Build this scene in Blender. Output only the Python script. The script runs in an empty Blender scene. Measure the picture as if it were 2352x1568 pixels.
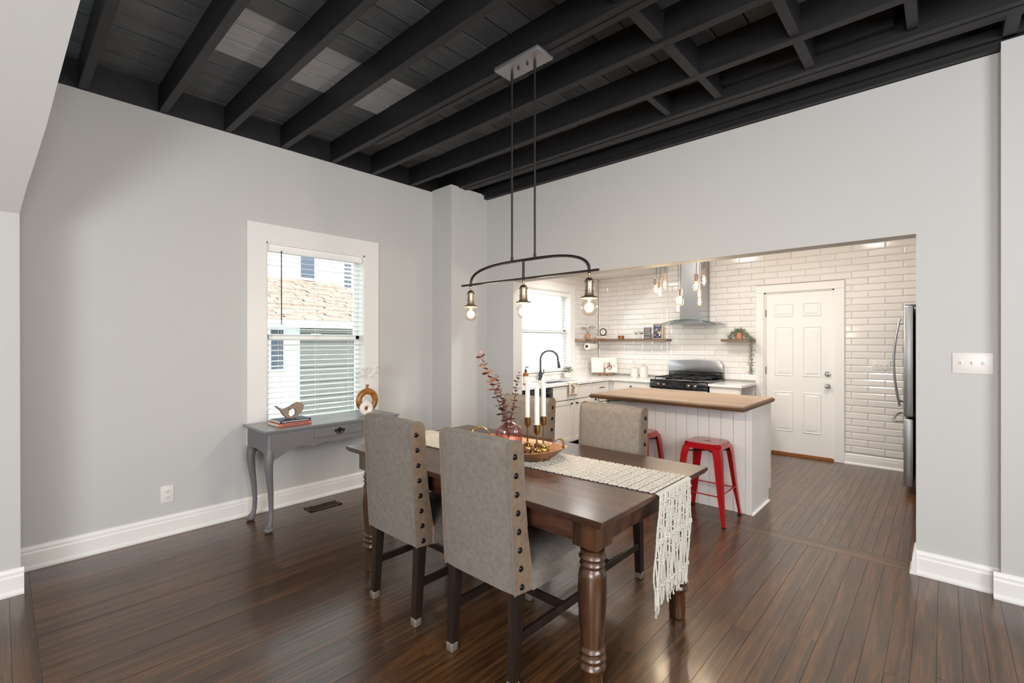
import bpy, bmesh, math, random
from mathutils import Vector, Matrix
from math import sin, cos, pi, radians as R
random.seed(7)
C = bpy.context.scene.collection

# ---------------- camera, world, lights, exposure ----------------
YAW = math.atan(989/1080.)
cam = bpy.data.objects.new('camera', bpy.data.cameras.new('camera')); C.objects.link(cam)
cam.location = (0, 0, 1.42); cam.rotation_euler = (pi/2, 0, YAW)
cam.data.sensor_width = 36; cam.data.lens = 36*1080/2352.; cam.data.clip_start = .02; cam.data.clip_end = 200
bpy.context.scene.camera = cam
sc = bpy.context.scene
sc.view_settings.view_transform = 'Standard'; sc.view_settings.look = 'None'
sc.view_settings.gamma = 1; sc.view_settings.use_curve_mapping = False
sc.view_settings.exposure = 0.18
sc.cycles.max_bounces = 8; sc.cycles.diffuse_bounces = 5; sc.cycles.caustics_reflective = False; sc.cycles.caustics_refractive = False
sc.cycles.sample_clamp_indirect = 4
w = bpy.data.worlds.new('sky'); sc.world = w; w.use_nodes = True
nt = w.node_tree; bg = nt.nodes['Background']
bg.inputs[0].default_value = (.80, .90, 1, 1); bg.inputs[1].default_value = 3.8

def light(name, kind, loc, power, color=(1, 1, 1), size=.1, size_y=None, aim=None, spread=None):
    L = bpy.data.lights.new(name, kind); L.energy = power; L.color = color
    if kind == 'AREA':
        L.shape = 'RECTANGLE'; L.size = size; L.size_y = size_y or size
        if spread: L.spread = spread
    elif kind == 'POINT': L.shadow_soft_size = size
    elif kind == 'SUN': L.angle = size
    o = bpy.data.objects.new(name, L); C.objects.link(o); o.location = loc
    if aim is not None: o.rotation_euler = (Vector(aim)-Vector(loc)).to_track_quat('-Z', 'Y').to_euler()
    return o
light('sun', 'SUN', (20, -8, 25), 3.6, (1, .96, .9), R(.6), aim=(-8, 4, 0))
# added fill lights behind and beside the camera
light('rear_fill_light', 'AREA', (.9, -3.4, 1.6), 175, (.95, .97, 1), 2.6, 1.8, aim=(.2, 0, 1.6))
light('side_fill_light', 'AREA', (2.5, .7, 2.25), 115, (.96, .98, 1), 2.4, 1.3, aim=(-4.2, 1.1, 2.3))
light('rear_overhead_fill_light', 'AREA', (.3, -1.6, 3.0), 40, (1, .97, .93), 1.2, 1.2, aim=(.3, -1.6, 0))
# added fill lights just under the kitchen ceilings, with no fixtures
light('kitchen_fill_light', 'AREA', (-.7, 4.8, 2.88), 26, (1, .97, .94), .22, .22, aim=(-.7, 4.8, 0))
light('kitchen_fill_light', 'AREA', (-2.5, 4.7, 2.88), 24, (1, .97, .94), .22, .22, aim=(-2.6, 5.0, 0))
light('kitchen_fill_light', 'AREA', (-3.5, 5.2, 2.42), 9, (1, .96, .92), .3, .3, aim=(-3.5, 5.2, 0))

# ---------------- materials ----------------
def lin(c):
    return tuple((x/255/12.92 if x/255 <= .04045 else ((x/255+.055)/1.055)**2.4) for x in c)
def s4(c): return lin(c)+(1,)
M = {}
def mat(name, col, rough=.5, metal=0, bump=0, scale=100, coat=0, var=0, trans=0, emit=None, estr=0, ior=1.45, alpha=1, stretch=None, spec=None, objvar=0, detail=3, sheen=0):
    m = bpy.data.materials.new(name); m.use_nodes = True; M[name] = m
    n = m.node_tree.nodes; l = m.node_tree.links; b = n['Principled BSDF']
    b.inputs['Base Color'].default_value = s4(col); b.inputs['Roughness'].default_value = rough
    b.inputs['Metallic'].default_value = metal; b.inputs['IOR'].default_value = ior
    if coat: b.inputs['Coat Weight'].default_value = coat; b.inputs['Coat Roughness'].default_value = .12
    if trans: b.inputs['Transmission Weight'].default_value = trans
    if alpha < 1: b.inputs['Alpha'].default_value = alpha
    if spec is not None: b.inputs['Specular IOR Level'].default_value = spec
    if sheen: b.inputs['Sheen Weight'].default_value = sheen
    if emit: b.inputs['Emission Color'].default_value = s4(emit); b.inputs['Emission Strength'].default_value = estr
    if bump or var:
        g = n.new('ShaderNodeNewGeometry'); mp = n.new('ShaderNodeMapping'); l.new(g.outputs['Position'], mp.inputs[0])
        if stretch: mp.inputs['Scale'].default_value = stretch
        nz = n.new('ShaderNodeTexNoise'); nz.inputs['Scale'].default_value = scale; nz.inputs['Detail'].default_value = detail
        l.new(mp.outputs[0], nz.inputs['Vector'])
        if bump:
            bp = n.new('ShaderNodeBump'); bp.inputs['Strength'].default_value = bump; bp.inputs['Distance'].default_value = .002
            l.new(nz.outputs['Fac'], bp.inputs['Height']); l.new(bp.outputs[0], b.inputs['Normal'])
        if var:
            mx = n.new('ShaderNodeMix'); mx.data_type = 'RGBA'
            mx.inputs[6].default_value = tuple(x*(1-var) for x in lin(col))+(1,); mx.inputs[7].default_value = tuple(min(1, x*(1+var)) for x in lin(col))+(1,)
            rp = n.new('ShaderNodeMapRange'); rp.inputs[1].default_value = .3; rp.inputs[2].default_value = .7
            l.new(nz.outputs['Fac'], rp.inputs[0]); l.new(rp.outputs[0], mx.inputs[0]); l.new(mx.outputs[2], b.inputs['Base Color'])
    if objvar:
        oi = n.new('ShaderNodeObjectInfo'); hs = n.new('ShaderNodeHueSaturation')
        mr = n.new('ShaderNodeMapRange'); mr.inputs[3].default_value = 1-objvar; mr.inputs[4].default_value = 1+objvar
        l.new(oi.outputs['Random'], mr.inputs[0]); l.new(mr.outputs[0], hs.inputs['Value'])
        src = b.inputs['Base Color'].links[0].from_socket if b.inputs['Base Color'].links else None
        if src: l.new(src, hs.inputs['Color'])
        else: hs.inputs['Color'].default_value = s4(col)
        l.new(hs.outputs[0], b.inputs['Base Color'])
    return m

def wood(name, dark, mid, light_, axis='Y', rough=.35, gs=1.0, coat=0, obj=True, bump=.25, fig=.5, wave=9, objvar=.25):
    """stained wood: fine grain stretched along an axis plus wide cathedral figure; each object gets its own offset"""
    m = bpy.data.materials.new(name); m.use_nodes = True; M[name] = m
    n = m.node_tree.nodes; l = m.node_tree.links; b = n['Principled BSDF']
    b.inputs['Roughness'].default_value = rough
    if coat: b.inputs['Coat Weight'].default_value = coat; b.inputs['Coat Roughness'].default_value = .15
    g = n.new('ShaderNodeNewGeometry'); oi = n.new('ShaderNodeObjectInfo')
    cm = n.new('ShaderNodeCombineXYZ'); mul = n.new('ShaderNodeMath'); mul.operation = 'MULTIPLY'; mul.inputs[1].default_value = 37
    l.new(oi.outputs['Random'], mul.inputs[0])
    for i in range(3): l.new(mul.outputs[0], cm.inputs[i])
    ad = n.new('ShaderNodeVectorMath'); ad.operation = 'ADD'; l.new(g.outputs['Position'], ad.inputs[0])
    if obj: l.new(cm.outputs[0], ad.inputs[1])
    mp = n.new('ShaderNodeMapping'); l.new(ad.outputs[0], mp.inputs[0])
    st = {'X': (.05, 1, 1), 'Y': (1, .05, 1), 'Z': (1, 1, .05)}[axis]
    mp.inputs['Scale'].default_value = st
    fine = n.new('ShaderNodeTexNoise'); fine.inputs['Scale'].default_value = 170*gs; fine.inputs['Detail'].default_value = 4; l.new(mp.outputs[0], fine.inputs['Vector'])
    wide = n.new('ShaderNodeTexNoise'); wide.inputs['Scale'].default_value = 11*gs; wide.inputs['Detail'].default_value = 2; l.new(mp.outputs[0], wide.inputs['Vector'])
    # rings: sine of the wide noise gives closed cathedral loops
    rm = n.new('ShaderNodeMath'); rm.operation = 'MULTIPLY'; rm.inputs[1].default_value = wave*6.0; l.new(wide.outputs['Fac'], rm.inputs[0])
    sn = n.new('ShaderNodeMath'); sn.operation = 'SINE'; l.new(rm.outputs[0], sn.inputs[0])
    mr = n.new('ShaderNodeMapRange'); mr.inputs[1].default_value = -1; mr.inputs[2].default_value = 1; l.new(sn.outputs[0], mr.inputs[0])
    mix = n.new('ShaderNodeMath'); mix.operation = 'MULTIPLY_ADD'; mix.inputs[1].default_value = fig; l.new(mr.outputs[0], mix.inputs[0])
    f2 = n.new('ShaderNodeMath'); f2.operation = 'MULTIPLY'; f2.inputs[1].default_value = 1-fig; l.new(fine.outputs['Fac'], f2.inputs[0]); l.new(f2.outputs[0], mix.inputs[2])
    cr = n.new('ShaderNodeValToRGB'); e = cr.color_ramp.elements
    e[0].position = .22; e[0].color = s4(dark); e[1].position = .8; e[1].color = s4(light_)
    em = cr.color_ramp.elements.new(.5); em.color = s4(mid)
    l.new(mix.outputs[0], cr.inputs[0])
    hs = n.new('ShaderNodeHueSaturation'); vr = n.new('ShaderNodeMapRange'); vr.inputs[3].default_value = 1-objvar; vr.inputs[4].default_value = 1+objvar
    l.new(oi.outputs['Random'], vr.inputs[0]); l.new(vr.outputs[0], hs.inputs['Value']); l.new(cr.outputs[0], hs.inputs['Color'])
    l.new(hs.outputs[0], b.inputs['Base Color'])
    bp = n.new('ShaderNodeBump'); bp.inputs['Strength'].default_value = bump; bp.inputs['Distance'].default_value = .0015
    l.new(mix.outputs[0], bp.inputs['Height']); l.new(bp.outputs[0], b.inputs['Normal'])
    return m

mat('wall_paint', (201, 200, 198), .75, bump=.25, scale=260)
mat('wall_white', (228, 224, 220), .7, bump=.15, scale=200)
mat('ceil_white', (236, 233, 229), .8)
mat('trim', (238, 236, 233), .38)
mat('tile', (235, 231, 227), .12, objvar=.03, coat=.3)
mat('grout', (164, 160, 156), .9)
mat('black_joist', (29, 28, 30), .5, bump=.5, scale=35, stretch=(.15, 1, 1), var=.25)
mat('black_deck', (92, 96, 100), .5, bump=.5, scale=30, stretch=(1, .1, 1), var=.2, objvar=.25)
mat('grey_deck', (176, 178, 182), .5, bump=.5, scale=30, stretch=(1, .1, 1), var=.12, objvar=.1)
wood('floor_wood', (46, 29, 15), (74, 48, 27), (108, 71, 38), 'Y', rough=.34, coat=.5, fig=.24, wave=6, objvar=.09, bump=.35, gs=.7)
wood('floor_wood_x', (46, 29, 15), (72, 47, 26), (108, 72, 38), 'X', rough=.34, coat=.5, fig=.28, wave=5, objvar=.07, bump=.35, gs=.7)
mat('floor_gap', (24, 15, 10), .8)
wood('table_wood', (44, 25, 17), (68, 40, 28), (92, 58, 42), 'X', rough=.36, coat=.25, fig=.3, wave=3, objvar=0, obj=False, bump=.2)
wood('leg_wood', (34, 20, 12), (58, 36, 21), (84, 54, 32), 'Z', rough=.28, coat=.4, fig=.4, wave=3, objvar=.08, bump=.25)
wood('island_wood', (116, 94, 74), (148, 122, 98), (172, 146, 120), 'X', rough=.4, coat=.1, fig=.25, wave=3, objvar=0, obj=False)
wood('island_edge', (62, 40, 22), (92, 60, 34), (118, 80, 48), 'X', rough=.45, fig=.3, objvar=0)
wood('shelf_wood', (84, 66, 54), (124, 102, 84), (158, 132, 108), 'X', rough=.6, fig=.35, wave=3, objvar=.2)
wood('tray_wood', (132, 84, 48), (162, 108, 66), (188, 138, 94), 'X', rough=.4, coat=.15, fig=.3, wave=3, objvar=0)
wood('chair_wood', (20, 14, 11), (36, 25, 19), (58, 42, 32), 'Z', rough=.4, fig=.2, wave=2, objvar=.1)
mat('threshold_wood', (150, 92, 44), .45, var=.2, scale=30)
mat('fabric', (124, 116, 108), .95, bump=.6, scale=45, var=.14, detail=14)
mat('fabric_piping', (112, 106, 100), .95, bump=.3, scale=600)
mat('fabric_side', (120, 101, 84), .9, bump=.4, scale=40, var=.16, detail=12)
mat('stud', (34, 33, 36), .3, .7)
mat('clear_cap', (112, 102, 92), .2, coat=.8)
mat('dark_metal', (52, 48, 46), .45, .6, bump=.5, scale=400, var=.25)
mat('copper', (150, 132, 120), .4, .8)
mat('brushed', (150, 134, 116), .3, .9)
mat('brass', (176, 140, 82), .25, 1)
mat('gold', (214, 190, 130), .2, 1)
mat('canopy_metal', (166, 164, 166), .38, .75, bump=.4, scale=600)
mat('steel', (178, 180, 184), .3, .95, bump=.06, scale=400, stretch=(.05, 1, 1))
mat('steel_dark', (92, 94, 100), .35, .8)
mat('black_gloss', (18, 19, 23), .14, coat=.5)
mat('black_iron', (24, 22, 22), .5, .3)
mat('chrome', (214, 214, 216), .12, 1)
mat('red_metal', (178, 20, 28), .22, .15, coat=.5)
mat('rubber', (18, 17, 17), .7)
mat('desk_grey', (112, 110, 112), .42, bump=.1, scale=200, var=.05)
mat('desk_top', (122, 122, 126), .28, coat=.2)
mat('cab_white', (232, 228, 222), .42)
mat('island_paint', (222, 218, 214), .5, bump=.1, scale=150)
mat('counter', (240, 238, 236), .16, var=.02, scale=20)
mat('glass_edge', (96, 120, 118), .1)
mat('filament', (255, 200, 120), .5, emit=(255, 214, 150), estr=60)
mat('filament_glow', (255, 220, 170), .5, emit=(255, 206, 140), estr=9)
mat('wax', (240, 234, 224), .5)
mat('leaf_rust', (126, 66, 34), .65, var=.3, scale=30, objvar=.25)
mat('leaf_plum', (88, 50, 46), .65, var=.25, scale=30, objvar=.25)
mat('stem_brown', (92, 58, 48), .7)
mat('leaf_green', (124, 134, 108), .6, var=.3, scale=60, objvar=.2)
mat('leaf_sage', (128, 146, 118), .6, var=.3, scale=80)
mat('terracotta', (206, 142, 112), .7)
mat('ceramic', (236, 229, 220), .35)
mat('ceramic_matt', (226, 220, 212), .75, bump=.3, scale=200)
mat('amber_vase', (152, 98, 44), .3, coat=.4, var=.35, scale=22)
mat('amber', (186, 110, 40), .12, trans=.5)
mat('walnut', (112, 74, 48), .6, bump=.8, scale=160, var=.4, objvar=.25)
mat('bird_grey', (146, 130, 116), .7, bump=.3, scale=150, var=.1)
mat('paper', (236, 230, 220), .8)
mat('book_navy', (52, 60, 84), .5); mat('book_coral', (206, 118, 92), .6); mat('ink', (60, 60, 66), .7)
mat('cord_cotton', (202, 196, 186), .9, bump=.6, scale=900, var=.1)
mat('flower_white', (238, 236, 232), .7)
mat('plastic_white', (232, 228, 223), .3)
mat('slot_dark', (70, 66, 62), .6)
mat('vent_brown', (70, 46, 32), .4, .5); mat('vent_dark', (18, 13, 10), .7)
mat('blind', (244, 244, 242), .5); mat('blind_cord', (226, 226, 222), .7)
mat('vinyl', (234, 235, 233), .4)
mat('siding', (246, 246, 244), .7); mat('siding_grey', (112, 113, 108), .7); mat('dark_pane', (70, 78, 92), .1)
mat('shingle', (150, 124, 110), .9, var=.25, scale=12, objvar=.3)
mat('foliage', (112, 160, 70), .8, var=.3, scale=8); mat('lawn', (112, 118, 98), .95, var=.3, scale=3)
mat('faucet_dark', (68, 68, 74), .35, .7)
mat('cloth_print', (228, 218, 204), .9); mat('print_orange', (208, 130, 74), .8); mat('print_grey', (110, 112, 120), .8); mat('print_pink', (214, 150, 140), .8); mat('print_navy', (70, 78, 112), .8); mat('print_slate', (84, 84, 92), .8)
mat('frame_pale', (206, 184, 148), .6); mat('clock_face', (238, 234, 226), .5)

def thin_glass(name, tint, reflect=1.0, ior=1.5):
    m = bpy.data.materials.new(name); m.use_nodes = True; M[name] = m
    n = m.node_tree.nodes; l = m.node_tree.links; n.remove(n['Principled BSDF']); out = n['Material Output']
    tr = n.new('ShaderNodeBsdfTransparent'); tr.inputs[0].default_value = s4(tint)
    gl = n.new('ShaderNodeBsdfGlossy'); gl.inputs['Roughness'].default_value = .02
    fr = n.new('ShaderNodeLayerWeight'); fr.inputs['Blend'].default_value = .5
    pw = n.new('ShaderNodeMath'); pw.operation = 'POWER'; pw.inputs[1].default_value = 4.0; l.new(fr.outputs['Facing'], pw.inputs[0])
    mu = n.new('ShaderNodeMath'); mu.operation = 'MULTIPLY_ADD'; mu.use_clamp = True; mu.inputs[1].default_value = .75*reflect; mu.inputs[2].default_value = .04*reflect; l.new(pw.outputs[0], mu.inputs[0])
    mx = n.new('ShaderNodeMixShader'); l.new(mu.outputs[0], mx.inputs[0]); l.new(tr.outputs[0], mx.inputs[1]); l.new(gl.outputs[0], mx.inputs[2]); l.new(mx.outputs[0], out.inputs[0])
thin_glass('glass', (250, 253, 251)); thin_glass('bulb_glass', (255, 250, 240), 1.2); thin_glass('hood_glass', (214, 226, 222), 1.2); thin_glass('pink_glass', (250, 232, 234), 2.6)

# ---------------- mesh helpers ----------------
class MB:
    def __init__(s): s.v = []; s.f = []
    def add(s, vs, fs):
        o = len(s.v); s.v += [tuple(v) for v in vs]; s.f += [tuple(i+o for i in f) for f in fs]; return s
    def box(s, x0, x1, y0, y1, z0, z1):
        vs = [(x, y, z) for z in (z0, z1) for y in (y0, y1) for x in (x0, x1)]
        return s.add(vs, [(0, 2, 3, 1), (4, 5, 7, 6), (0, 1, 5, 4), (2, 6, 7, 3), (0, 4, 6, 2), (1, 3, 7, 5)])
    def bbox(s, x0, x1, y0, y1, z0, z1, b=.004, seg=2):
        bm = bmesh.new(); bmesh.ops.create_cube(bm, size=1)
        for v in bm.verts: v.co = Vector(((x0+x1)/2+v.co.x*(x1-x0), (y0+y1)/2+v.co.y*(y1-y0), (z0+z1)/2+v.co.z*(z1-z0)))
        bmesh.ops.bevel(bm, geom=bm.edges[:], offset=b, segments=seg, affect='EDGES', profile=.5)
        return s.frombm(bm)
    def frombm(s, bm):
        bm.verts.index_update(); s.add([v.co[:] for v in bm.verts], [[v.index for v in f.verts] for f in bm.faces]); bm.free(); return s
    def prism(s, pts, axis, a, b, bev=0, seg=2):
        """pts: 2D polygon in the other two axes (x: (y,z), y: (x,z), z: (x,y)), extruded from a to b"""
        def P(p, t): return {'x': (t, p[0], p[1]), 'y': (p[0], t, p[1]), 'z': (p[0], p[1], t)}[axis]
        n = len(pts); vs = [P(p, a) for p in pts]+[P(p, b) for p in pts]
        fs = [tuple(range(n)), tuple(range(2*n-1, n-1, -1))]+[(i, i+n, (i+1) % n+n, (i+1) % n) for i in range(n)]
        bm = bmesh.new(); bv = [bm.verts.new(v) for v in vs]
        for f in fs: bm.faces.new([bv[i] for i in f])
        bmesh.ops.recalc_face_normals(bm, faces=bm.faces[:])
        if bev: bmesh.ops.bevel(bm, geom=bm.edges[:], offset=bev, segments=seg, affect='EDGES', profile=.5)
        return s.frombm(bm)
    def lathe(s, prof, c=(0, 0, 0), n=20, cap=True, rib=None):
        vs = []
        for r, z in prof:
            for i in range(n):
                a = 2*pi*i/n; rr = r*(rib(a, z) if rib else 1)
                vs.append((c[0]+rr*cos(a), c[1]+rr*sin(a), c[2]+z))
        fs = [(k*n+i, k*n+(i+1) % n, (k+1)*n+(i+1) % n, (k+1)*n+i) for k in range(len(prof)-1) for i in range(n)]
        if cap: fs += [tuple(range(n-1, -1, -1)), tuple((len(prof)-1)*n+i for i in range(n))]
        return s.add(vs, fs)
    def tube(s, path, r, n=8, cap=True, squash=1):
        path = [Vector(p) for p in path]; m = len(path); rs = r if isinstance(r, (list, tuple)) else [r]*m
        up = Vector((0, 0, 1)); vs = []; prev = None
        for k, p in enumerate(path):
            t = (path[min(k+1, m-1)]-path[max(k-1, 0)]).normalized()
            if prev is None:
                a = t.cross(up); a = t.cross(Vector((1, 0, 0))) if a.length < .1 else a; a.normalize()
            else: a = (prev-t*prev.dot(t)).normalized()
            prev = a; b = t.cross(a)
            for i in range(n):
                q = 2*pi*i/n; vs.append(tuple(p+(a*cos(q)+b*sin(q)*squash)*rs[k]))
        fs = [(k*n+i, k*n+(i+1) % n, (k+1)*n+(i+1) % n, (k+1)*n+i) for k in range(m-1) for i in range(n)]
        if cap: fs += [tuple(range(n-1, -1, -1)), tuple((m-1)*n+i for i in range(n))]
        return s.add(vs, fs)
    def torus(s, c, R_, r, axis='x', n=28, m=12, sx=1, sy=1):
        vs = []
        for i in range(n):
            a = 2*pi*i/n
            for j in range(m):
                b = 2*pi*j/m; q = R_+r*cos(b); u, v_, w_ = q*cos(a)*sx, q*sin(a), r*sin(b)*sy
                vs.append({'x': (c[0]+w_, c[1]+u, c[2]+v_), 'y': (c[0]+u, c[1]+w_, c[2]+v_), 'z': (c[0]+u, c[1]+v_, c[2]+w_)}[axis])
        return s.add(vs, [(i*m+j, i*m+(j+1) % m, ((i+1) % n)*m+(j+1) % m, ((i+1) % n)*m+j) for i in range(n) for j in range(m)])
    def ball(s, c, r, n=12, m=8, sz=1):
        return s.lathe([(max(1e-4, r*sin(pi*k/m)), -r*sz*cos(pi*k/m)) for k in range(m+1)], c, n, cap=False)
    def disc(s, c, r, axis, h, n=16):
        p = Vector(c); d = {'x': Vector((1, 0, 0)), 'y': Vector((0, 1, 0)), 'z': Vector((0, 0, 1))}[axis]
        return s.tube([p, p+d*h], r, n)
    def mesh(s, name, smooth=True, ang=.6):
        me = bpy.data.meshes.new(name); me.from_pydata(s.v, [], s.f); me.update()
        bm = bmesh.new(); bm.from_mesh(me); bmesh.ops.recalc_face_normals(bm, faces=bm.faces[:]); bm.to_mesh(me); bm.free()
        if smooth: me.shade_smooth(); me.set_sharp_from_angle(angle=ang)
        return me
    def build(s, name, m, parent=None, smooth=True, ang=.6):
        me = s.mesh(name, smooth, ang); me.materials.append(M[m]); o = bpy.data.objects.new(name, me); C.objects.link(o)
        if parent is not None:
            o.parent = parent
        return o
def B(*a): return MB().box(*a)
def BB(*a, **k): return MB().bbox(*a, **k)
def tag(o, label, cat, group=None):
    o['label'] = label; o['category'] = cat
    if group: o['group'] = group
    return o
def struct(o): o['kind'] = 'structure'; return o
def thing(name, label, cat, loc=(0, 0, 0), rz=0, group=None):
    o = bpy.data.objects.new(name, None); C.objects.link(o); o.location = loc; o.rotation_euler = (0, 0, rz); o.empty_display_size = .1
    return tag(o, label, cat, group)
def part(name, me, parent, loc=(0, 0, 0), rot=(0, 0, 0), scale=(1, 1, 1)):
    o = bpy.data.objects.new(name, me); C.objects.link(o); o.parent = parent; o.location = loc; o.rotation_euler = rot; o.scale = scale; return o
def dup(o, loc, label=None, rz=None, parent=None):
    c = o.copy(); C.objects.link(c)
    if parent is not None: c.parent = parent
    for ch in list(o.children): dup(ch, None, parent=c)
    if loc is not None: c.location = loc
    if rz is not None: c.rotation_euler = (0, 0, rz)
    if label: c['label'] = label
    return c
def mm(me, m): me.materials.append(M[m]); return me

# ---------------- structure: dining room shell ----------------
XL, YO, YB, XK = -4.2, 3.8, 6.68, -4.19
H1, HK = 3.085, 2.439
HX, HH = -2.995, 2.92
# floor base + planks
fl = struct(B(-4.4, 2.8, -3.7, 7.0, -.12, -.012).build('floor', 'floor_gap', smooth=False))
def plank(x0, x1, y0, y1, m, t=.0):
    g = .0003
    return BB(x0+g, x1-g, y0+g, y1-g, -.012, t, b=.0006, seg=1).build('plank', m, fl, smooth=False)
wd = .084; x = XL-.02; nfl = 0
while x < 1.45:
    cuts = [.125]
    if x > -1.2:
        y = .125+random.uniform(.9, 2.6)
    else: y = .125+random.uniform(1.0, 2.8)
    while y < YO-.5: cuts.append(y); y += random.uniform(1.6, 3.2)
    cuts.append(YO+.005)
    for a, b in zip(cuts, cuts[1:]): plank(x, x+wd, a, b, 'floor_wood', random.uniform(-.0006, .0006)); nfl += 1
    x += wd
for a, b in ((-4.2, -2.1), (-2.1, .2), (.2, 2.6)):
    for k in range(3): plank(a, b, .125-.085*(k+1), .125-.085*k, 'floor_wood_x')
struct(B(-4.4, 2.8, -3.7, -.13, -.012, 0).build('floor_rear', 'floor_wood_x', smooth=False))
plank(XL, 1.5, YO+.005, YO+.095, 'floor_wood_x'); plank(XL, 1.5, YO+.095, YO+.16, 'floor_wood_x')
x = -3.6
while x < .6:
    y = random.uniform(4.6, 6.0)
    if x > -1.6:
        plank(x, x+.0625, YO+.16, y, 'floor_wood'); plank(x, x+.0625, y, YB, 'floor_wood')
    else: plank(x, x+.0625, YO+.16, YB, 'floor_wood')
    x += .0625
# left wall with window hole
wy0, wy1, wz0, wz1 = 1.517, 2.43, .69, 2.26
wl = MB(); wl.box(XL-.16, XL, -.2, wy0, 0, H1).box(XL-.16, XL, wy1, YO+.14, 0, H1).box(XL-.16, XL, wy0, wy1, 0, wz0).box(XL-.16, XL, wy0, wy1, wz1, H1)
struct(wl.build('wall_left', 'wall_paint', smooth=False))
# pilaster in the far corner
struct(B(XL, -3.874, 3.27, YO, 0, 3.10).build('wall_pilaster', 'wall_paint', smooth=False))
# nearer wall block with sloped soffit
pts = [(-3.85, .085, 0), (-3.85, .080, 2.142)]
def slope_pt(px, py, k=1.0, x0=-3.85, z0=2.142):
    F = Vector((-sin(YAW), cos(YAW), 0)); Rr = Vector((cos(YAW), sin(YAW), 0)); d = F+Rr*((px-1176)/1080.)-Vector((0, 0, (py-784)/1080.))
    t = (z0-k*x0-1.42)/(d.z-k*d.x); return Vector((0, 0, 1.42))+d*t
slp = [(-3.762, .0935, 2.230), (-3.645, .113, 2.347), (-3.486, .142, 2.506), (-3.301, .185, 2.691), (-3.171, .219, 2.821), (-3.011, .262, 2.981), (-2.902, .292, 3.09)]
sl2 = []
for (px, py) in ((62, 428), (82, 368), (108, 285), (134, 185), (150, 126), (170, 52), (185, -2)):
    q = slope_pt(px, py); sl2.append((q.x, q.y, q.z))
last = Vector(sl2[-1]); prev = Vector(sl2[-2]); dd = last-prev
if last.z < 3.088: sl2.append(tuple(last+dd*((3.088-last.z)/dd.z)))
pts += sl2
n = len(pts); bk = [(-4.22, p[1]*.9, p[2]) for p in pts]
vs = pts+bk+[(p[0], -3.6, p[2]) for p in pts]+[(-4.22, -3.6, 0)]
fs = [(i, i+1, i+1+n, i+n) for i in range(n-1)]+[(i, i+1, i+1+2*n, i+2*n) for i in range(n-1)]
struct(MB().add(vs, fs).build('wall_left_near', 'wall_paint', smooth=True, ang=.3))
# wall with the kitchen opening
ox0, ox1, oz, th = -3.46, -.12, 2.08, .145
wo = MB(); wo.box(XL-.16, ox0, YO, YO+th, 0, 3.045).box(ox0, ox1, YO, YO+th, oz, 3.045).box(ox1, 2.6, YO, YO+th, 0, 3.045)
struct(wo.build('wall_opening', 'wall_paint', smooth=False))
struct(B(.238, 2.6, YO-.06, YO, 0, 3.075).build('wall_right_step', 'wall_paint', smooth=False))
# room behind the camera
struct(B(2.6, 2.75, -3.6, YO+.2, 0, 3.3).build('wall_right', 'wall_paint', smooth=False))
struct(B(-4.3, 2.75, -3.75, -3.6, 0, 3.3).build('wall_rear', 'wall_paint', smooth=False))
struct(B(-4.3, 2.75, -3.7, .06, 3.09, 3.3).build('ceiling_rear', 'ceil_white', smooth=False))
# black ceiling: deck boards, joists, blocks
ce = struct(B(-4.4, 2.75, .0, YO+.2, 3.312, 3.40).build('ceiling', 'black_deck', smooth=False))
x = XL-.13; k = 0
joY = [(.352, .402), (.785, .835), (1.208, 1.258), (1.638, 1.690), (2.085, 2.135), (2.502, 2.556), (2.962, 3.018), (3.372, 3.424), (3.432, 3.484)]
while x < 1.9:
    xa, xb = x, x+.184
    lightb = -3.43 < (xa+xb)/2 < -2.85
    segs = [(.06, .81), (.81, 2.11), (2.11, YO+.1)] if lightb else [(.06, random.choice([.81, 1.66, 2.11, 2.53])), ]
    if not lightb: segs.append((segs[0][1], YO+.1))
    for si, (a, b) in enumerate(segs):
        z = 3.275+random.uniform(-.004, .004)
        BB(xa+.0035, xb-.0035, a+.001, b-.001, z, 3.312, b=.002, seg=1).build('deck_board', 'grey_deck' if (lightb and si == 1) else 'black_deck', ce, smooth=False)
    x += .184; k += 1
for i, (a, b) in enumerate(joY):
    zz = 3.088 if i < 8 else 3.084
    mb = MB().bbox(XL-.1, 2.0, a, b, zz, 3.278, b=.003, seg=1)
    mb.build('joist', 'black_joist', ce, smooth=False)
BB(-3.5, 2.0, 2.137, 2.178, 3.082, 3.24, b=.003, seg=1).build('sister_joist', 'black_joist', ce, smooth=False)
B(XL-.12, XL-.005, .0, YO, H1, 3.28).build('rim_board', 'black_joist', ce, smooth=False)
B(XL, 2.2, YO-.045, YO-.002, 3.048, 3.278).build('ledger_board', 'black_joist', ce, smooth=False)
B(XL, 2.2, YO+.0, YO+.14, 3.047, 3.278).build('rim_board', 'black_joist', ce, smooth=False)
B(XL, 2.2, YO-.075, YO-.047, 3.09, 3.15).build('ledger_strip', 'black_joist', ce, smooth=False)
B(-3.9, 2.0, 3.486, 3.55, 3.10, 3.12).build('nailer_strip', 'black_joist', ce, smooth=False)
for (bx, y0, y1, w_, z) in ((-1.17, 2.18, 2.50, .06, 3.10), (-1.15, 2.558, 2.96, .06, 3.09), (-1.14, 3.02, 3.37, .05, 3.10), (-1.50, 3.02, 3.37, .045, 3.10),
                            (-.60, 2.558, 2.96, .05, 3.10), (-.60, 3.02, 3.37, .055, 3.10), (-1.18, 1.691, 2.084, .06, 3.11), (.27, 3.486, 3.75, .06, 3.09), (-.12, 3.02, 3.37, .05, 3.12)):
    BB(bx-w_/2, bx+w_/2, y0, y1, z, 3.25, b=.003, seg=1).build('blocking', 'black_joist', ce, smooth=False)
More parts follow.
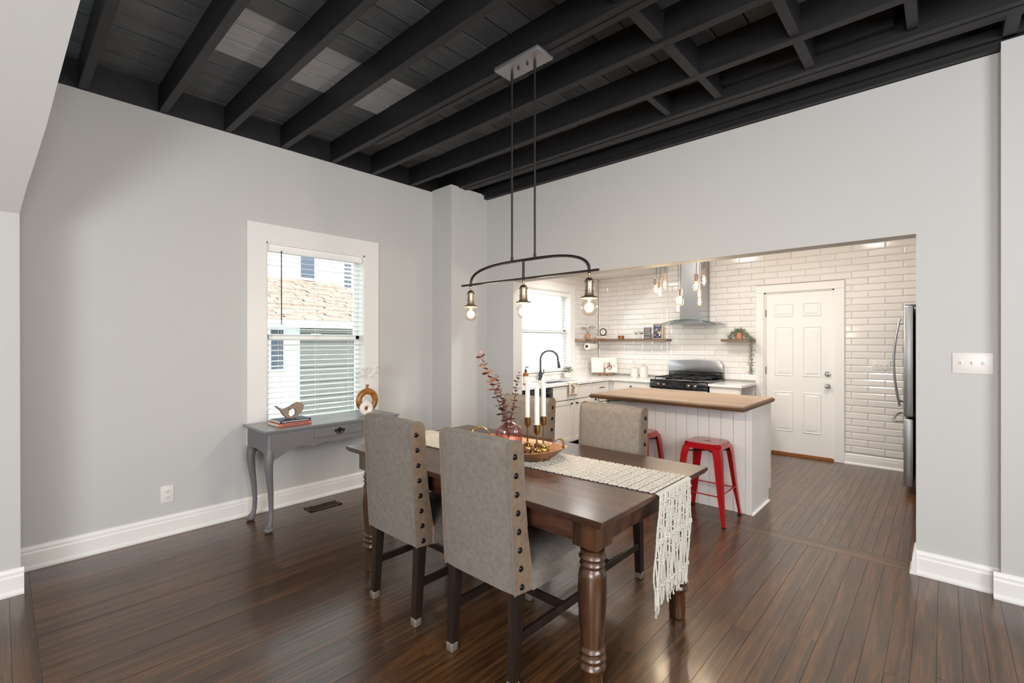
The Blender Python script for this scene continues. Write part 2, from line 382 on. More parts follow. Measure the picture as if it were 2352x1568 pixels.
B(-1.12, -.2, 3.3, 3.37, 3.16, 3.275).build('blocking', 'black_joist', ce, smooth=False)
# flexible conduit
pa = [(-1.68+t*.009, 2.215+.01*sin(t*.3), 3.20+.006*sin(t*.4)) for t in range(0, 70)]
cd = MB().tube(pa, [.014 if i % 2 else .018 for i in range(70)], 8).build('flexible_conduit', 'black_joist'); tag(cd, 'black ribbed flexible conduit running between the joists behind the pendant canopy', 'conduit')

# baseboards: profile along a run
def baseboard(name, p0, p1, nrm, h=.145, t=.018):
    """run from p0 to p1 on wall face, sticking out along nrm (unit x or y)"""
    prof = [(0, 0), (t+.012, 0), (t+.012, .012), (t+.004, .024), (t, .028), (t, h-.045), (t-.003, h-.035), (t-.003, h-.02), (t*.55, h-.006), (t*.3, h), (0, h)]
    vs = []
    for (x_, y_) in (p0, p1):
        for d, z in prof: vs.append((x_+nrm[0]*d, y_+nrm[1]*d, z))
    n = len(prof); fs = [(i, (i+1) % n, (i+1) % n+n, i+n) for i in range(n)]+[tuple(range(n)), tuple(range(2*n-1, n-1, -1))]
    return struct(MB().add(vs, fs).build(name, 'trim', smooth=False))
baseboard('baseboard_left', (XL, .0), (XL, 3.27), (1, 0))
baseboard('baseboard_pilaster', (-3.874, 3.239), (-3.874, YO), (1, 0))
baseboard('baseboard_pilaster', (XL, 3.27), (-3.875, 3.27), (0, -1))
baseboard('baseboard_opening', (-3.874, YO), (ox0, YO), (0, -1))
baseboard('baseboard_right', (ox1+.001, YO), (.24, YO), (0, -1))
baseboard('baseboard_right', (.208, YO-.06), (2.6, YO-.06), (0, -1))
baseboard('baseboard_jamb', (ox1, YO-.031), (ox1, YO+th), (-1, 0))
baseboard('baseboard_near', (-3.85, -3.6), (-3.85, .098), (1, 0))

# ---------------- kitchen shell ----------------
kw = MB(); ky0, ky1, kz0, kz1 = 4.757, 5.868, .965, 2.165
kw.box(XK-.16, XK, YO+th, ky0, 0, 2.6).box(XK-.16, XK, ky1, YB+.15, 0, 2.6).box(XK-.16, XK, ky0, ky1, 0, kz0).box(XK-.16, XK, ky0, ky1, kz1, 2.6)
wkl = struct(kw.build('wall_kitchen_left', 'wall_white', smooth=False))
dx0, dx1, dz = -1.70, -.945, 2.045
kb = MB(); kb.box(XK, dx0, YB, YB+.15, 0, 3.0).box(dx1, .7, YB, YB+.15, 0, 3.0).box(dx0, dx1, YB, YB+.15, dz, 3.0).box(dx0, dx1, YB+.1, YB+.15, 0, dz)
wkb = struct(kb.build('wall_kitchen_back', 'grout', smooth=False))
struct(B(.64, .78, YO+th, YB+.15, 0, 3.0).build('wall_kitchen_right', 'wall_white', smooth=False))
struct(B(XK-.1, HX, YO+th, YB+.15, HK, HH+.1).build('ceiling_kitchen_low', 'ceil_white', smooth=False))
struct(B(HX, .75, YO+th, YB+.15, HH, HH+.1).build('ceiling_kitchen', 'ceil_white', smooth=False))
struct(B(XK-.1, .75, YO+.0, YO+th, 3.046, 3.3).build('trim_1', 'black_joist', smooth=False))
# subway tiles (bevelled 3 x 12 in, running bond)
tcache = {}
TW, THh, G = .307, .0775, .0027
def tile_mesh(w_, h):
    key = (round(w_, 3), round(h, 3))
    if key not in tcache:
        b = min(.011, w_/3); d0, d1 = .003, .008
        vs = [(0, 0, 0), (w_, 0, 0), (w_, 0, h), (0, 0, h), (0, -d0, 0), (w_, -d0, 0), (w_, -d0, h), (0, -d0, h), (b, -d1, b), (w_-b, -d1, b), (w_-b, -d1, h-b), (b, -d1, h-b)]
        fs = [(0, 1, 5, 4), (1, 2, 6, 5), (2, 3, 7, 6), (3, 0, 4, 7), (4, 5, 9, 8), (5, 6, 10, 9), (6, 7, 11, 10), (7, 4, 8, 11), (8, 9, 10, 11)]
        me = MB().add(vs, fs).mesh('tile', smooth=False); tcache[key] = mm(me, 'tile')
    return tcache[key]
jobs = []
def tiled(wall, lo, hi, z0, z1, phase, place, rows0, blocked, limit=10**9):
    k = 0; z = rows0
    while z < z1-.01:
        za, zb = max(z, z0), min(z+THh, z1)
        if zb-za > .012:
            off = phase+(TW/2 if k % 2 else 0)
            u = off-math.ceil((off-lo)/TW)*TW
            while u < hi:
                spans = [(max(u, lo), min(u+TW, hi))]
                for (bu0, bu1, bz0, bz1) in blocked:
                    if zb > bz0+.01 and za < bz1-.01:
                        ns = []
                        for a, b in spans:
                            if b <= bu0 or a >= bu1: ns.append((a, b)); continue
                            if a < bu0: ns.append((a, bu0))
                            if b > bu1: ns.append((bu1, b))
                        spans = ns
                for a, b in spans:
                    if b-a > .012: jobs.append((wall, a, b, za, zb, place))
                u += TW
        z += THh; k += 1
rows0 = .135
blk = [(-1.796, -.842, 0, 2.135), (XK, -1.79, 0, .886), (-2.68, -2.40, 1.70, 2.9), (-2.93, -2.2, 0, .97)]
pb = lambda u, z: ((u, YB, z), (0, 0, 0))
tiled(wkb, XK+.008, HX, .135, HK, -.776, pb, rows0, blk)
tiled(wkb, HX, -.06, .135, 2.64, -.776, pb, rows0, blk)
tiled(wkl, 4.6, YB-.008, .886, HK, 6.0, lambda u, z: ((XK, u, z), (0, 0, pi/2)), rows0, [(4.5, 5.99, 0, 2.31)])
# up to 300 tiles of the back wall are parts (the largest in view); the few farthest and cut slivers are one joined part
bj = sorted([j for j in jobs if j[0] is wkb], key=lambda j: -(j[2]-j[1])*(j[4]-j[3])*(1.0 if j[1] > -3.6 else .7))
rest = MB()
for q, (wall, a, b, za, zb, place) in enumerate(bj+[j for j in jobs if j[0] is not wkb]):
    me = tile_mesh(b-a-G, zb-za-G)
    if wall is wkb and q >= 298:
        rest.add([(v.co.x+a+G/2, v.co.y+YB, v.co.z+za+G/2) for v in me.vertices], [tuple(p.vertices) for p in me.polygons])
    else: part('tile', me, wall, *place(a+G/2, za+G/2))
if rest.v: rest.build('small_tiles', 'tile', wkb, smooth=False)['kind'] = 'stuff'
print('TILES', len(bj), len(jobs))
baseboard('baseboard_kitchen', (-.842, YB), (.64, YB), (0, -1), h=.125, t=.02)
# door casing, door slab
dc = MB().bbox(-1.796, dx0, YB-.022, YB, 0, 2.045, b=.004).bbox(dx1, -.842, YB-.022, YB, 0, 2.045, b=.004).bbox(-1.796, -.842, YB-.024, YB, 2.045, 2.138, b=.004)
dc.box(dx0, dx0+.018, YB, YB+.05, 0, 2.045).box(dx1-.018, dx1, YB, YB+.05, 0, 2.045).box(dx0, dx1, YB, YB+.05, 2.03, 2.045)
d1 = struct(dc.build('door_1', 'trim', smooth=False))
ds = BB(dx0+.02, dx1-.02, YB+.008, YB+.05, .03, 2.027, b=.002).build('door_slab', 'trim', d1, smooth=False)
for (a, b, c, d) in ((-1.588, -1.368, 1.725, 1.90), (-1.275, -1.073, 1.725, 1.90), (-1.588, -1.368, .985, 1.612), (-1.275, -1.073, .985, 1.612), (-1.588, -1.368, .29, .795), (-1.275, -1.073, .29, .795)):
    y = YB+.008
    fr = MB()
    for r0, r1, h0, h1 in ((0, .012, 0, .007), (.012, .024, .007, .001)):
        vs = []
        for r, h in ((r0, h0), (r1, h1)): vs += [(a+r, y-h, c+r), (b-r, y-h, c+r), (b-r, y-h, d-r), (a+r, y-h, d-r)]
        fr.add(vs, [(0, 1, 5, 4), (1, 2, 6, 5), (2, 3, 7, 6), (3, 0, 4, 7)])
    vs = []
    for r, h in ((.024, .001), (.05, .008)): vs += [(a+r, y-h, c+r), (b-r, y-h, c+r), (b-r, y-h, d-r), (a+r, y-h, d-r)]
    fr.add(vs, [(0, 1, 5, 4), (1, 2, 6, 5), (2, 3, 7, 6), (3, 0, 4, 7), (4, 5, 6, 7)])
    fr.build('door_panel', 'trim', d1, smooth=False)
for z in (1.03, .885):
    kn = MB().disc((-1.012, YB+.008, z), .03, 'y', -.008, 20)
    if z < 1: kn.disc((-1.012, YB, z), .012, 'y', -.04).ball((-1.012, YB-.05, z), .026)
    else: kn.disc((-1.012, YB, z), .022, 'y', -.02).ball((-1.012, YB-.02, z), .02)
    kn.build('door_knob' if z < 1 else 'deadbolt', 'chrome', d1)
for z in (.35, 1.05, 1.78): MB().tube([(dx0+.02, YB+.0, z-.045), (dx0+.02, YB+.0, z+.045)], .007, 8).build('hinge', 'brushed', d1)
B(dx0, dx1, YB-.012, YB+.06, 0, .028).build('threshold', 'threshold_wood', d1, smooth=False)
# ---------------- windows ----------------
def window(name, X, y0, y1, z0, z1, cas, meet, sill=True):
    """casing boards on wall X facing +x, sashes in the reveal"""
    f = MB(); c = cas
    f.prism([(y0-c, z0), (y0, z0), (y0, z1), (y0-c, z1+c)], 'x', X, X+.022)
    f.prism([(y1, z0), (y1+c, z0), (y1+c, z1+c), (y1, z1)], 'x', X, X+.022)
    f.prism([(y0-c, z1+c), (y0, z1), (y1, z1), (y1+c, z1+c)], 'x', X, X+.022)
    f.box(X-.15, X+.012, y0-.0, y0+.012, z0, z1).box(X-.15, X+.012, y1-.012, y1, z0, z1).box(X-.15, X+.012, y0, y1, z1-.012, z1)
    f.prism([(y0-c, z0-.12), (y1+c, z0-.12), (y1+c, z0), (y0-c, z0)], 'x', X, X+.02)
    o = struct(f.build(name, 'trim', smooth=False))
    BB(X-.15, X+.035, y0-.004, y1+.004, z0-.02, z0+.006, b=.004).build('window_sill', 'trim', o, smooth=False)
    a, b = y0+.012, y1-.012
    for (za, zb, xx) in ((meet-.02, z1-.012, X-.115), (z0+.005, meet+.03, X-.085)):
        s_ = MB(); t = .04
        s_.bbox(xx-.015, xx+.015, a, a+t, za, zb, b=.003).bbox(xx-.015, xx+.015, b-t, b, za, zb, b=.003).bbox(xx-.015, xx+.015, a, b, zb-t, zb, b=.003).bbox(xx-.015, xx+.015, a, b, za, za+t*1.1, b=.003)
        so = s_.build('sash', 'vinyl', o, smooth=False)
        B(xx-.002, xx+.002, a+t, b-t, za+t, zb-t).build('window_pane', 'glass', so, smooth=False)
    return o
w1 = window('window_1', XL, wy0, wy1, wz0, wz1, .148, 1.45)
BB(XL-.07, XL-.05, 1.93, 2.02, 1.478, 1.492, b=.002).build('sash_lock', 'vinyl', w1)
w2 = window('window_2', XK, ky0, ky1, kz0, kz1, .115, 1.56)

def blind(label, X, y0, y1, z0, z1, pitch, tilt, cords, wand=None, drop=.0):
    t = thing('window_blind', label, 'blind', (X, (y0+y1)/2, z1))
    L = y1-y0; h = L/2
    BB(-.03, .028, -h+.002, h-.002, -.062, 0, b=.004).build('headrail', 'blind', t, smooth=False)
    s_ = MB(); n = 4; vs = []
    for i in range(n+1):
        u = -.024+.048*i/n; zc = .0035*(1-(u/.024)**2)
        for yy in (-h+.006, h-.006):
            vs.append((u*cos(tilt), yy, zc+u*sin(tilt)))
    m0 = len(vs); vs += [(x_, y_, z_-.0022) for (x_, y_, z_) in vs]
    fs = [(2*i, 2*i+1, 2*i+3, 2*i+2) for i in range(n)]+[(m0+2*i, m0+2*i+2, m0+2*i+3, m0+2*i+1) for i in range(n)]
    fs += [(0, m0, m0+1, 1), (2*n, 2*n+1, m0+2*n+1, m0+2*n)]+[(2*i, 2*i+2, m0+2*i+2, m0+2*i) for i in range(n)]+[(2*i+1, m0+2*i+1, m0+2*i+3, 2*i+3) for i in range(n)]
    s_.add(vs, fs); me = mm(s_.mesh('slat', ang=1), 'blind')
    z = -.085; zb = z0-z1+.035
    while z > zb: part('slat', me, t, (0, 0, z)); z -= pitch
    BB(-.026, .026, -h+.006, h-.006, zb-.028, zb-.01, b=.004).build('bottom_rail', 'blind', t, smooth=False)
    for c in cords:
        yy = -h+L*c
        MB().tube([(.028, yy, -.06), (.028, yy, zb-.02)], .0014, 5).tube([(-.028, yy, -.06), (-.028, yy, zb-.02)], .0014, 5).build('ladder_cord', 'blind_cord', t)
    if wand: MB().tube([(.04, -h+L*wand[0], -.05), (.045, -h+L*wand[0], -.05-wand[1])], .0045, 6).build('tilt_wand', 'steel_dark', t)
    return t
blind('white slatted blind over the tall dining window above the grey desk', XL-.04, wy0+.014, wy1-.014, wz0+.006, wz1-.012, .0455, R(-7), (.13, .5, .87), (.13, .63))
blind('bright white slatted blind over the kitchen sink window', XK-.035, ky0+.014, ky1-.014, kz0+.01, kz1-.012, .046, R(-14), (.12, .42, .58, .88))

# ---------------- outside ----------------
struct(B(-40, -4.5, -25, 40, -1.1, -1.0).build('ground', 'lawn', smooth=False))
nh = thing('neighbor_house', 'white sided neighbouring house with tan shingled lower roof seen through the blinds', 'house', (-10.5, 5, -1))
def nb(name, mb, m, **k):
    mb.v = [(x_+10.5, y_-5, z_+1) for x_, y_, z_ in mb.v]; return mb.build(name, m, nh, **k)
sd = MB().box(-10.7, -10.5, 7.2, 30, -1, 2.2); z = 2.2; 
gab = lambda z: (max(3.2, 3.2+(z-2.9)*.62), 30)
while z < 7.5:
    a, b = gab(z); sd.prism([(-10.5, z), (-10.46, z), (-10.5, z+.17)], 'y', a, b) if False else sd.box(-10.7, -10.5, a, b, z, z+.165); sd.box(-10.5, -10.485, a, b, z, z+.03); z += .17
o_ = nb('siding', sd, 'siding', smooth=False); o_['kind'] = 'stuff'
sd = MB(); z = -1
while z < 1.74: sd.box(-8.6, -8.45, 3.62, 6.4, z, z+.125); sd.box(-8.45, -8.437, 3.62, 6.4, z, z+.02); z += .13
o_ = nb('siding', sd, 'siding_grey', smooth=False); o_['kind'] = 'stuff'
nb('wall_white', B(-8.6, -8.43, 2.2, 3.62, -1, 1.74), 'siding', smooth=False)
for (a, b, c, d) in ((3.12, 3.32, .95, 1.62),): 
    wn = nb('window', B(-8.43, -8.40, a-.05, b+.05, c-.05, d+.05), 'siding', smooth=False); nb('pane', B(-8.40, -8.39, a, b, c, d), 'dark_pane', smooth=False)
nb('window', B(-10.5, -10.44, 4.40, 4.85, 2.78, 3.40), 'siding', smooth=False); nb('pane', B(-10.44, -10.42, 4.50, 4.80, 2.84, 3.34), 'dark_pane', smooth=False)
for i in range(6): nb('louver', B(-10.5, -10.46, 5.55, 5.72, 2.72+i*.1, 2.77+i*.1), 'dark_pane', smooth=False)
# lower roof rows of shingles, hip on the right
sh = MB(); rows = 13
for r in range(rows):
    t0 = r/rows; t1 = (r+1)/rows
    xa, xb = -8.2-2.25*t0, -8.2-2.25*t1; za, zb = 1.80+.98*t0, 1.80+.98*t1
    yr = 6.7-1.5*t0 if r > 5 else 6.7-.8*t0
    y = 1.8+(r % 2)*.12
    while y < yr:
        ww = random.uniform(.2, .34); dz_ = random.choice((0, .01, .02)); sh.box(xb-.05, xa+.0, y, min(y+ww-.01, yr), za-.01, zb+.012+dz_) if False else sh.add([(xa, y, za+dz_), (xa, min(y+ww-.012, yr), za+dz_), (xb-.05, min(y+ww-.012, yr), zb+dz_), (xb-.05, y, zb+dz_), (xa, y, za-.04), (xa, min(y+ww-.012, yr), za-.04)], [(0, 1, 2, 3), (0, 4, 5, 1)])
        y += ww
o_ = nb('shingles', sh, 'shingle', smooth=False); o_['kind'] = 'stuff'
nb('fascia', B(-8.3, -8.15, 1.8, 6.9, 1.66, 1.78), 'siding', smooth=False)
def blob(name, label, c, r, nl, m='foliage'):
    t = thing(name, label, 'tree', (c[0], c[1], -1))
    MB().tube([(0, 0, 0), (0, 0, c[2]+1)], [.14, .08], 8).build('trunk', 'stem_brown', t)
    lv = MB()
    for i in range(nl):
        a, b = random.uniform(0, 2*pi), random.uniform(-1, 1); q = r*random.random()**.33; s_ = sqrt_ = math.sqrt(1-b*b)
        p = Vector((q*s_*cos(a), q*s_*sin(a), c[2]+1+q*b)); d = .11
        u = Vector((random.uniform(-1, 1), random.uniform(-1, 1), random.uniform(-1, 1))).normalized()*d; v_ = u.orthogonal().normalized()*d*.6
        lv.add([p-u, p+v_, p+u, p-v_], [(0, 1, 2, 3)])
    o = lv.build('foliage', m, t, smooth=False); o['kind'] = 'stuff'
blob('tree', 'green leafy tree beyond the neighbouring house at the window top', (-12.5, 3.1, 4.4), 1.6, 1500)

# ---------------- dining table ----------------
TX0, TX1, TY0, TY1, TZ = -2.738, -.898, 1.458, 2.486, .77
tb = thing('dining_table', 'long dark walnut dining table with turned legs under a macrame runner', 'table', ((TX0+TX1)/2, (TY0+TY1)/2, 0))
def tl(mb):
    cx, cy = (TX0+TX1)/2, (TY0+TY1)/2; mb.v = [(a-cx, b-cy, c) for a, b, c in mb.v]; return mb
pf = [(0, 0), (.004, .006), (.0, .016), (.004, .02), (.004, .028)]
tl(MB().bbox(TX0, TX1, TY0, TY1, TZ-.02, TZ, b=.003).bbox(TX0+.008, TX1-.008, TY0+.008, TY1-.008, TZ-.030, TZ-.0195, b=.003)).build('tabletop', 'table_wood', tb, smooth=False)
i_ = .075
tl(BB(TX0+i_+.06, TX1-i_-.06, TY0+i_, TY0+i_+.022, .635, .739, b=.002)).build('apron', 'table_wood', tb, smooth=False)
tl(BB(TX0+i_+.06, TX1-i_-.06, TY1-i_-.022, TY1-i_, .635, .739, b=.002)).build('apron', 'table_wood', tb, smooth=False)
for xx in (TX0+i_, TX1-i_-.022): tl(BB(xx, xx+.022, TY0+i_+.06, TY1-i_-.06, .635, .739, b=.002)).build('apron', 'table_wood', tb, smooth=False)
prof = [(.03, 0), (.038, .004), (.041, .03), (.039, .125), (.044, .135), (.05, .145), (.054, .157), (.05, .168), (.045, .174), (.052, .184), (.054, .193), (.05, .201), (.043, .206), (.049, .214), (.052, .222), (.048, .230), (.042, .236),
        (.045, .27), (.051, .33), (.0555, .40), (.0565, .46), (.0555, .505), (.052, .528), (.044, .54), (.047, .547), (.051, .554), (.047, .562), (.043, .567), (.05, .574), (.054, .582), (.05, .59), (.045, .596), (.048, .61)]
for lx, ly in ((TX1-.115, TY0+.115), (TX1-.115, TY1-.115), (TX0+.115, TY0+.115), (TX0+.115, TY1-.115)):
    mb = MB().lathe(prof, (lx, ly, 0), 28)
    bm = bmesh.new(); bmesh.ops.create_cube(bm, size=1)
    for v in bm.verts:
        q = .056 if v.co.z > 0 else .056
        v.co = Vector((lx+v.co.x*2*q, ly+v.co.y*2*q, .6 if v.co.z < 0 else .739))
    bmesh.ops.bevel(bm, geom=[e for e in bm.edges if all(v.co.z < .61 for v in e.verts)], offset=.028, segments=4, affect='EDGES')
    mb.frombm(bm); tl(mb).build('leg', 'leg_wood', tb)

# ---------------- dining chairs (origin at the middle of the rear feet, facing +y) ----------------
def make_chair(label):
    t = thing('dining_chair', label, 'chair', group='upholstered dining chairs at the table'); W = .218
    # back: slab that widens downwards, as a side profile
    prof = [(-.012, .398), (-.018, .46), (-.034, .75), (-.047, .985), (-.046, 1.004), (-.034, 1.019), (-.010, 1.024), (.018, 1.016), (.034, .998), (.038, .97), (.047, .80), (.062, .66), (.090, .50), (.122, .42), (.118, .385)]
    # subdivided panel between the sides so that the front and top swell slightly
    def slab(x0, x1, inset=0, n=6):
        vs = []; k = len(prof); cy, cz = .03, .7
        for i in range(n+1):
            u = i/n; xx = x0+(x1-x0)*u; e = 1 if 0 < i < n else 0
            for (y, z) in prof:
                s_ = 0 if 0 < i < n else .006
                yy = y+(cy-y)*0+( .006*sin(pi*u) if y > .03 and z > .45 else 0); zz = z+(.004*sin(pi*u) if z > .98 else 0)
                vs.append((xx, yy-(s_ if y > cy else -s_), zz-(s_ if z > 1 else 0)))
        fs = [(i*k+j, i*k+(j+1) % k, (i+1)*k+(j+1) % k, (i+1)*k+j) for i in range(n) for j in range(k)]
        fs += [tuple(range(k)), tuple(range((n+1)*k-1, n*k-1, -1))]
        return MB().add(vs, fs)
    back = slab(-W+.006, W-.006).build('backrest', 'fabric', t, ang=.9)
    for sx in (-1, 1):
        a, b = sx*(W-.0065), sx*W
        MB().prism([(y, z) for y, z in prof], 'x', a, b, bev=.002).build('backrest_side', 'fabric_side', back, smooth=False)['label'] = 'tan studded leather side strip'
        MB().tube([(sx*(W-.002), y-.001, z) for y, z in prof[:12]], .0032, 6).build('piping', 'fabric_piping', back)
    for sx in (-1, 1):
        for k in range(8):
            z = .958-.0765*k; y = -.047+(.985-z)*.05+.030+(.985-z)*.028
            me = MB().lathe([(.001, .0085), (.006, .0078), (.0105, .005), (.0132, .0), (.0, 0)], (0, 0, 0), 12, cap=False).mesh('stud') if 'studme' not in G_ else None
            if me: G_['studme'] = mm(me, 'stud')
            part('stud', G_['studme'], t, (sx*(W-.0005), y, z), (0, sx*pi/2, 0))
    # seat
    st = MB(); bm = bmesh.new(); bmesh.ops.create_grid(bm, x_segments=10, y_segments=10, size=.5)
    for v in bm.verts:
        u, w_ = v.co.x*2, v.co.y*2; v.co = Vector((v.co.x*.46, .335+v.co.y*.5, .478+.022*(1-u**4)*(1-w_**4)))
    r = bmesh.ops.extrude_face_region(bm, geom=bm.faces[:]); 
    for v in [g for g in r['geom'] if isinstance(g, bmesh.types.BMVert)]: v.co.z = .392
    bmesh.ops.recalc_face_normals(bm, faces=bm.faces[:]); st.frombm(bm).build('seat', 'fabric', t)
    MB().tube([(-.231, .085, .473), (-.231, .584, .473), (.231, .584, .473), (.231, .085, .473)], .004, 6).build('seat_piping', 'fabric_piping', t)
    def leg(x, y0, y1, z1, w0, w1):
        vs = []
        for (yy, z, q) in ((y0, .0, w0), (y1, z1, w1)):
            vs += [(x-q, yy-q, z), (x+q, yy-q, z), (x+q, yy+q, z), (x-q, yy+q, z)]
        o = MB().add(vs, [(3, 2, 1, 0), (4, 5, 6, 7), (0, 1, 5, 4), (1, 2, 6, 5), (2, 3, 7, 6), (3, 0, 4, 7)]).build('leg', 'chair_wood', t, smooth=False)
        c = MB().bbox(x-w0-.003, x+w0+.003, y0-w0-.003, y0+w0+.003, -.0005, .042, b=.007, seg=3).build('foot_cap', 'clear_cap', o); c['label'] = 'clear plastic foot cap'
    for sx in (-1, 1):
        leg(sx*.19, .004, .028, .40, .0185, .024); leg(sx*.20, .57, .56, .395, .018, .023)
        BB(sx*.193-.010, sx*.193+.010, .035, .56, .185, .222, b=.002).build('stretcher', 'chair_wood', t, smooth=False)
    BB(-.185, .185, .34, .36, .185, .222, b=.002).build('stretcher', 'chair_wood', t, smooth=False)
    return t
G_ = {}
ch = make_chair('grey upholstered studded chair, the nearest, with its back to us, beside the runner-draped table corner')
ch.location = (-1.478, 1.408, 0)
dup(ch, (-2.135, 1.408, 0), 'grey upholstered studded chair with its back to us, beside the grey console desk')
c3 = dup(ch, (-1.535, 2.61, 0), 'tan upholstered studded chair on the far side of the table in front of the island', rz=pi)
c4 = dup(ch, (-2.235, 2.61, 0), 'studded chair on the far side of the table behind the candles and pink vase', rz=pi)

# ---------------- macrame runner ----------------
rn = thing('table_runner', 'cream macrame runner with knotted fringe draped over the dining table', 'runner', (-1.82, 1.97, TZ))
N = 30; top = MB(); hang = MB(); fr = MB()
def edges(x):   # near and far edge y of the runner on the table (x from -2.74 to -.9)
    u = (x+2.74)/1.84
    return 1.772+.105*u+.012*u*u, 2.112+.108*u
def off(p): return (p[0]+1.82, p[1]-1.97, p[2]-TZ)
def drape(i, s_):
    """point of strand i at arclength s_ past the right table edge"""
    u = i/(N-1); y0, y1 = edges(-.9); y = y0+(y1-y0)*u
    if s_ < .02: return (-.9+s_*.9, y, TZ+.004-s_*.25)
    d = s_-.02
    y = y-.05*min(1, d/.35)-.012*sin(d*9+u*2)
    wob = .004*sin(i*2.4+d*34)*min(1, d*12)
    return (-.88+.004*sin(i*1.7+d*14), y+wob, TZ-.001-d)
for i in range(N):
    u = i/(N-1); p = []; r_ = []
    x = -2.745; k = 0
    while x < -.905:
        y0, y1 = edges(x); yy = y0+(y1-y0)*u+(.0028 if (k//2+i) % 2 else -.0028)
        p.append(off((x, yy, TZ+.0035+(.0028 if (k+i) % 2 else 0)))); r_.append(.0042 if k % 2 else .0052); x += .012; k += 1
    top.tube(p, r_, 5, squash=.75)
    p = []; L = .475+.035*abs(sin(i*1.3)) - .05*sin(pi*u)
    k = 0; s_ = 0.0
    while s_ < L: p.append(off(drape(i, s_))); s_ += .009; k += 1
    hang.tube(p, [.0036+(.0008 if j % 3 else 0) for j in range(len(p))], 5)
# cross strands on the table
x = -2.73; k = 0
while x < -.905:
    y0, y1 = edges(x); n = 32
    top.tube([off((x+.004*sin(j*1.7+k), y0+(y1-y0)*j/n, TZ+.006+(.003 if (j+k) % 2 else 0))) for j in range(n+1)], .0035, 5); x += .0245; k += 1
# left hang (folds over the far table end)
for i in range(N):
    u = i/(N-1); y0, y1 = edges(-2.74); y = y0+(y1-y0)*u
    hang.tube([off((-2.745, y, TZ+.003)), off((-2.752, y, TZ-.01)), off((-2.753, y, TZ-.2)), off((-2.752, y+.01*sin(i), TZ-.45))], .004, 5)
kn = MB()
for i in range(N-1):   # netting knots and bands on the hanging part
    for r in range(11):
        s_ = .03+r*.017
        if (i+r) % 2 == 0:
            a, b = drape(i, s_), drape(i+1, s_+.004); c = off(((a[0]+b[0])/2+.002, (a[1]+b[1])/2, (a[2]+b[2])/2)); kn.ball(c, .0058, 6, 4)
    for r in range(5):
        s_ = .225+r*.018
        if (i+r) % 2 == 0:
            a, b = drape(i, s_), drape(i+1, s_+.004); c = off(((a[0]+b[0])/2+.002, (a[1]+b[1])/2, (a[2]+b[2])/2)); kn.ball(c, .0055, 6, 4)
for s_ in (.05, .205, .215, .40):
    kn.tube([off((drape(i, s_)[0]+.004, drape(i, s_)[1], drape(i, s_)[2]+.002*sin(i*2))) for i in range(N)], .0058, 6)
fr = MB()
for i in range(N*2):
    u = i/(2*N-1); a = drape(u*(N-1), .40); l = random.uniform(.055, .095)+(.03 if u < .12 else 0)
    fr.tube([off((a[0]+.002, a[1], a[2])), off((a[0]+.006*random.uniform(-1, 1), a[1]+random.uniform(-.006, .006), a[2]-l*.5)), off((a[0]+.008*random.uniform(-1, 1), a[1]+random.uniform(-.009, .009), a[2]-l))], .0022, 5)
for nm, mb in (('woven_panel', top), ('hanging_cords', hang), ('knots', kn), ('fringe', fr)):
    o = mb.build(nm, 'cord_cotton', rn); o['kind'] = 'stuff'

# ---------------- tray, candles, vase ----------------
tr = thing('dough_tray', 'rough wooden dough tray with brass loop handles in the middle of the dining table', 'tray', (-1.79, 1.985, TZ+.008), R(3))
def boat(L_, W_, z, n=40):
    out = []
    for i in range(n):
        a = 2*pi*i/n; c, s_ = cos(a), sin(a)
        out.append((L_*(abs(c)**.72)*(1 if c >= 0 else -1), W_*(abs(s_)**.8)*(1 if s_ >= 0 else -1), z+.016*abs(c)**3*(1 if z > .02 else 0)))
    return out
rings = [boat(.22, .11, .001), boat(.27, .155, .028), boat(.31, .185, .058), boat(.299, .174, .058), boat(.255, .138, .028), boat(.20, .095, .013)]
vs = sum(rings, []); n = 40
fs = [(k*n+i, k*n+(i+1) % n, (k+1)*n+(i+1) % n, (k+1)*n+i) for k in range(5) for i in range(n)]+[tuple(range(n-1, -1, -1)), tuple(5*n+i for i in range(n))]
MB().add(vs, fs).build('tray_body', 'tray_wood', tr)
for sx in (-1, 1):
    p = []
    for i in range(17):
        a = pi*i/16; p.append((sx*(.268+.02*sin(a)), -.08*cos(a), .062+.062*sin(a)))
    MB().tube(p, .007, 8, squash=.4).build('handle', 'gold', tr)
def candle(x, y, label, cup, top_):
    t = thing('candlestick', label, 'candlestick', (x, y, TZ+.0225), group='brass candlesticks')
    c = cup-TZ-.0225
    MB().lathe([(.02, 0), (.03, .006), (.034, .022), (.03, .04), (.018, .054), (.006, .06), (.005, .066)], n=24).build('base', 'brass', t)
    MB().lathe([(.0048, .055), (.0048, c-.05)], n=12).build('stem', 'brass', t)
    MB().lathe([(.004, c-.055), (.012, c-.052), (.0175, c-.04), (.018, c-.004), (.0185, c), (.0155, c), (.0155, c-.012)], n=20).build('cup', 'brass', t)
    k = thing('taper_candle', 'white taper candle in the '+label.split(' with')[0], 'candle', (x, y, cup-.009), group='white taper candles')
    MB().lathe([(.0135, 0), (.0125, top_-cup-.02), (.009, top_-cup-.006), (.002, top_-cup)], n=16).build('wax_body', 'wax', k)
    MB().lathe([(.0012, top_-cup-.002), (.001, top_-cup+.012)], n=6).build('wick', 'paper', k)
candle(-1.722, 2.01, 'brass candlestick nearest the pink vase', .995, 1.222)
candle(-1.588, 1.93, 'brass candlestick in front, the shortest of the three', .979, 1.196)
candle(-1.632, 2.04, 'brass candlestick at the kitchen side of the tray', 1.007, 1.233)
me = MB().ball((0, 0, 0), .017, 10, 7, 1.08).mesh('walnut'); mm(me, 'walnut')
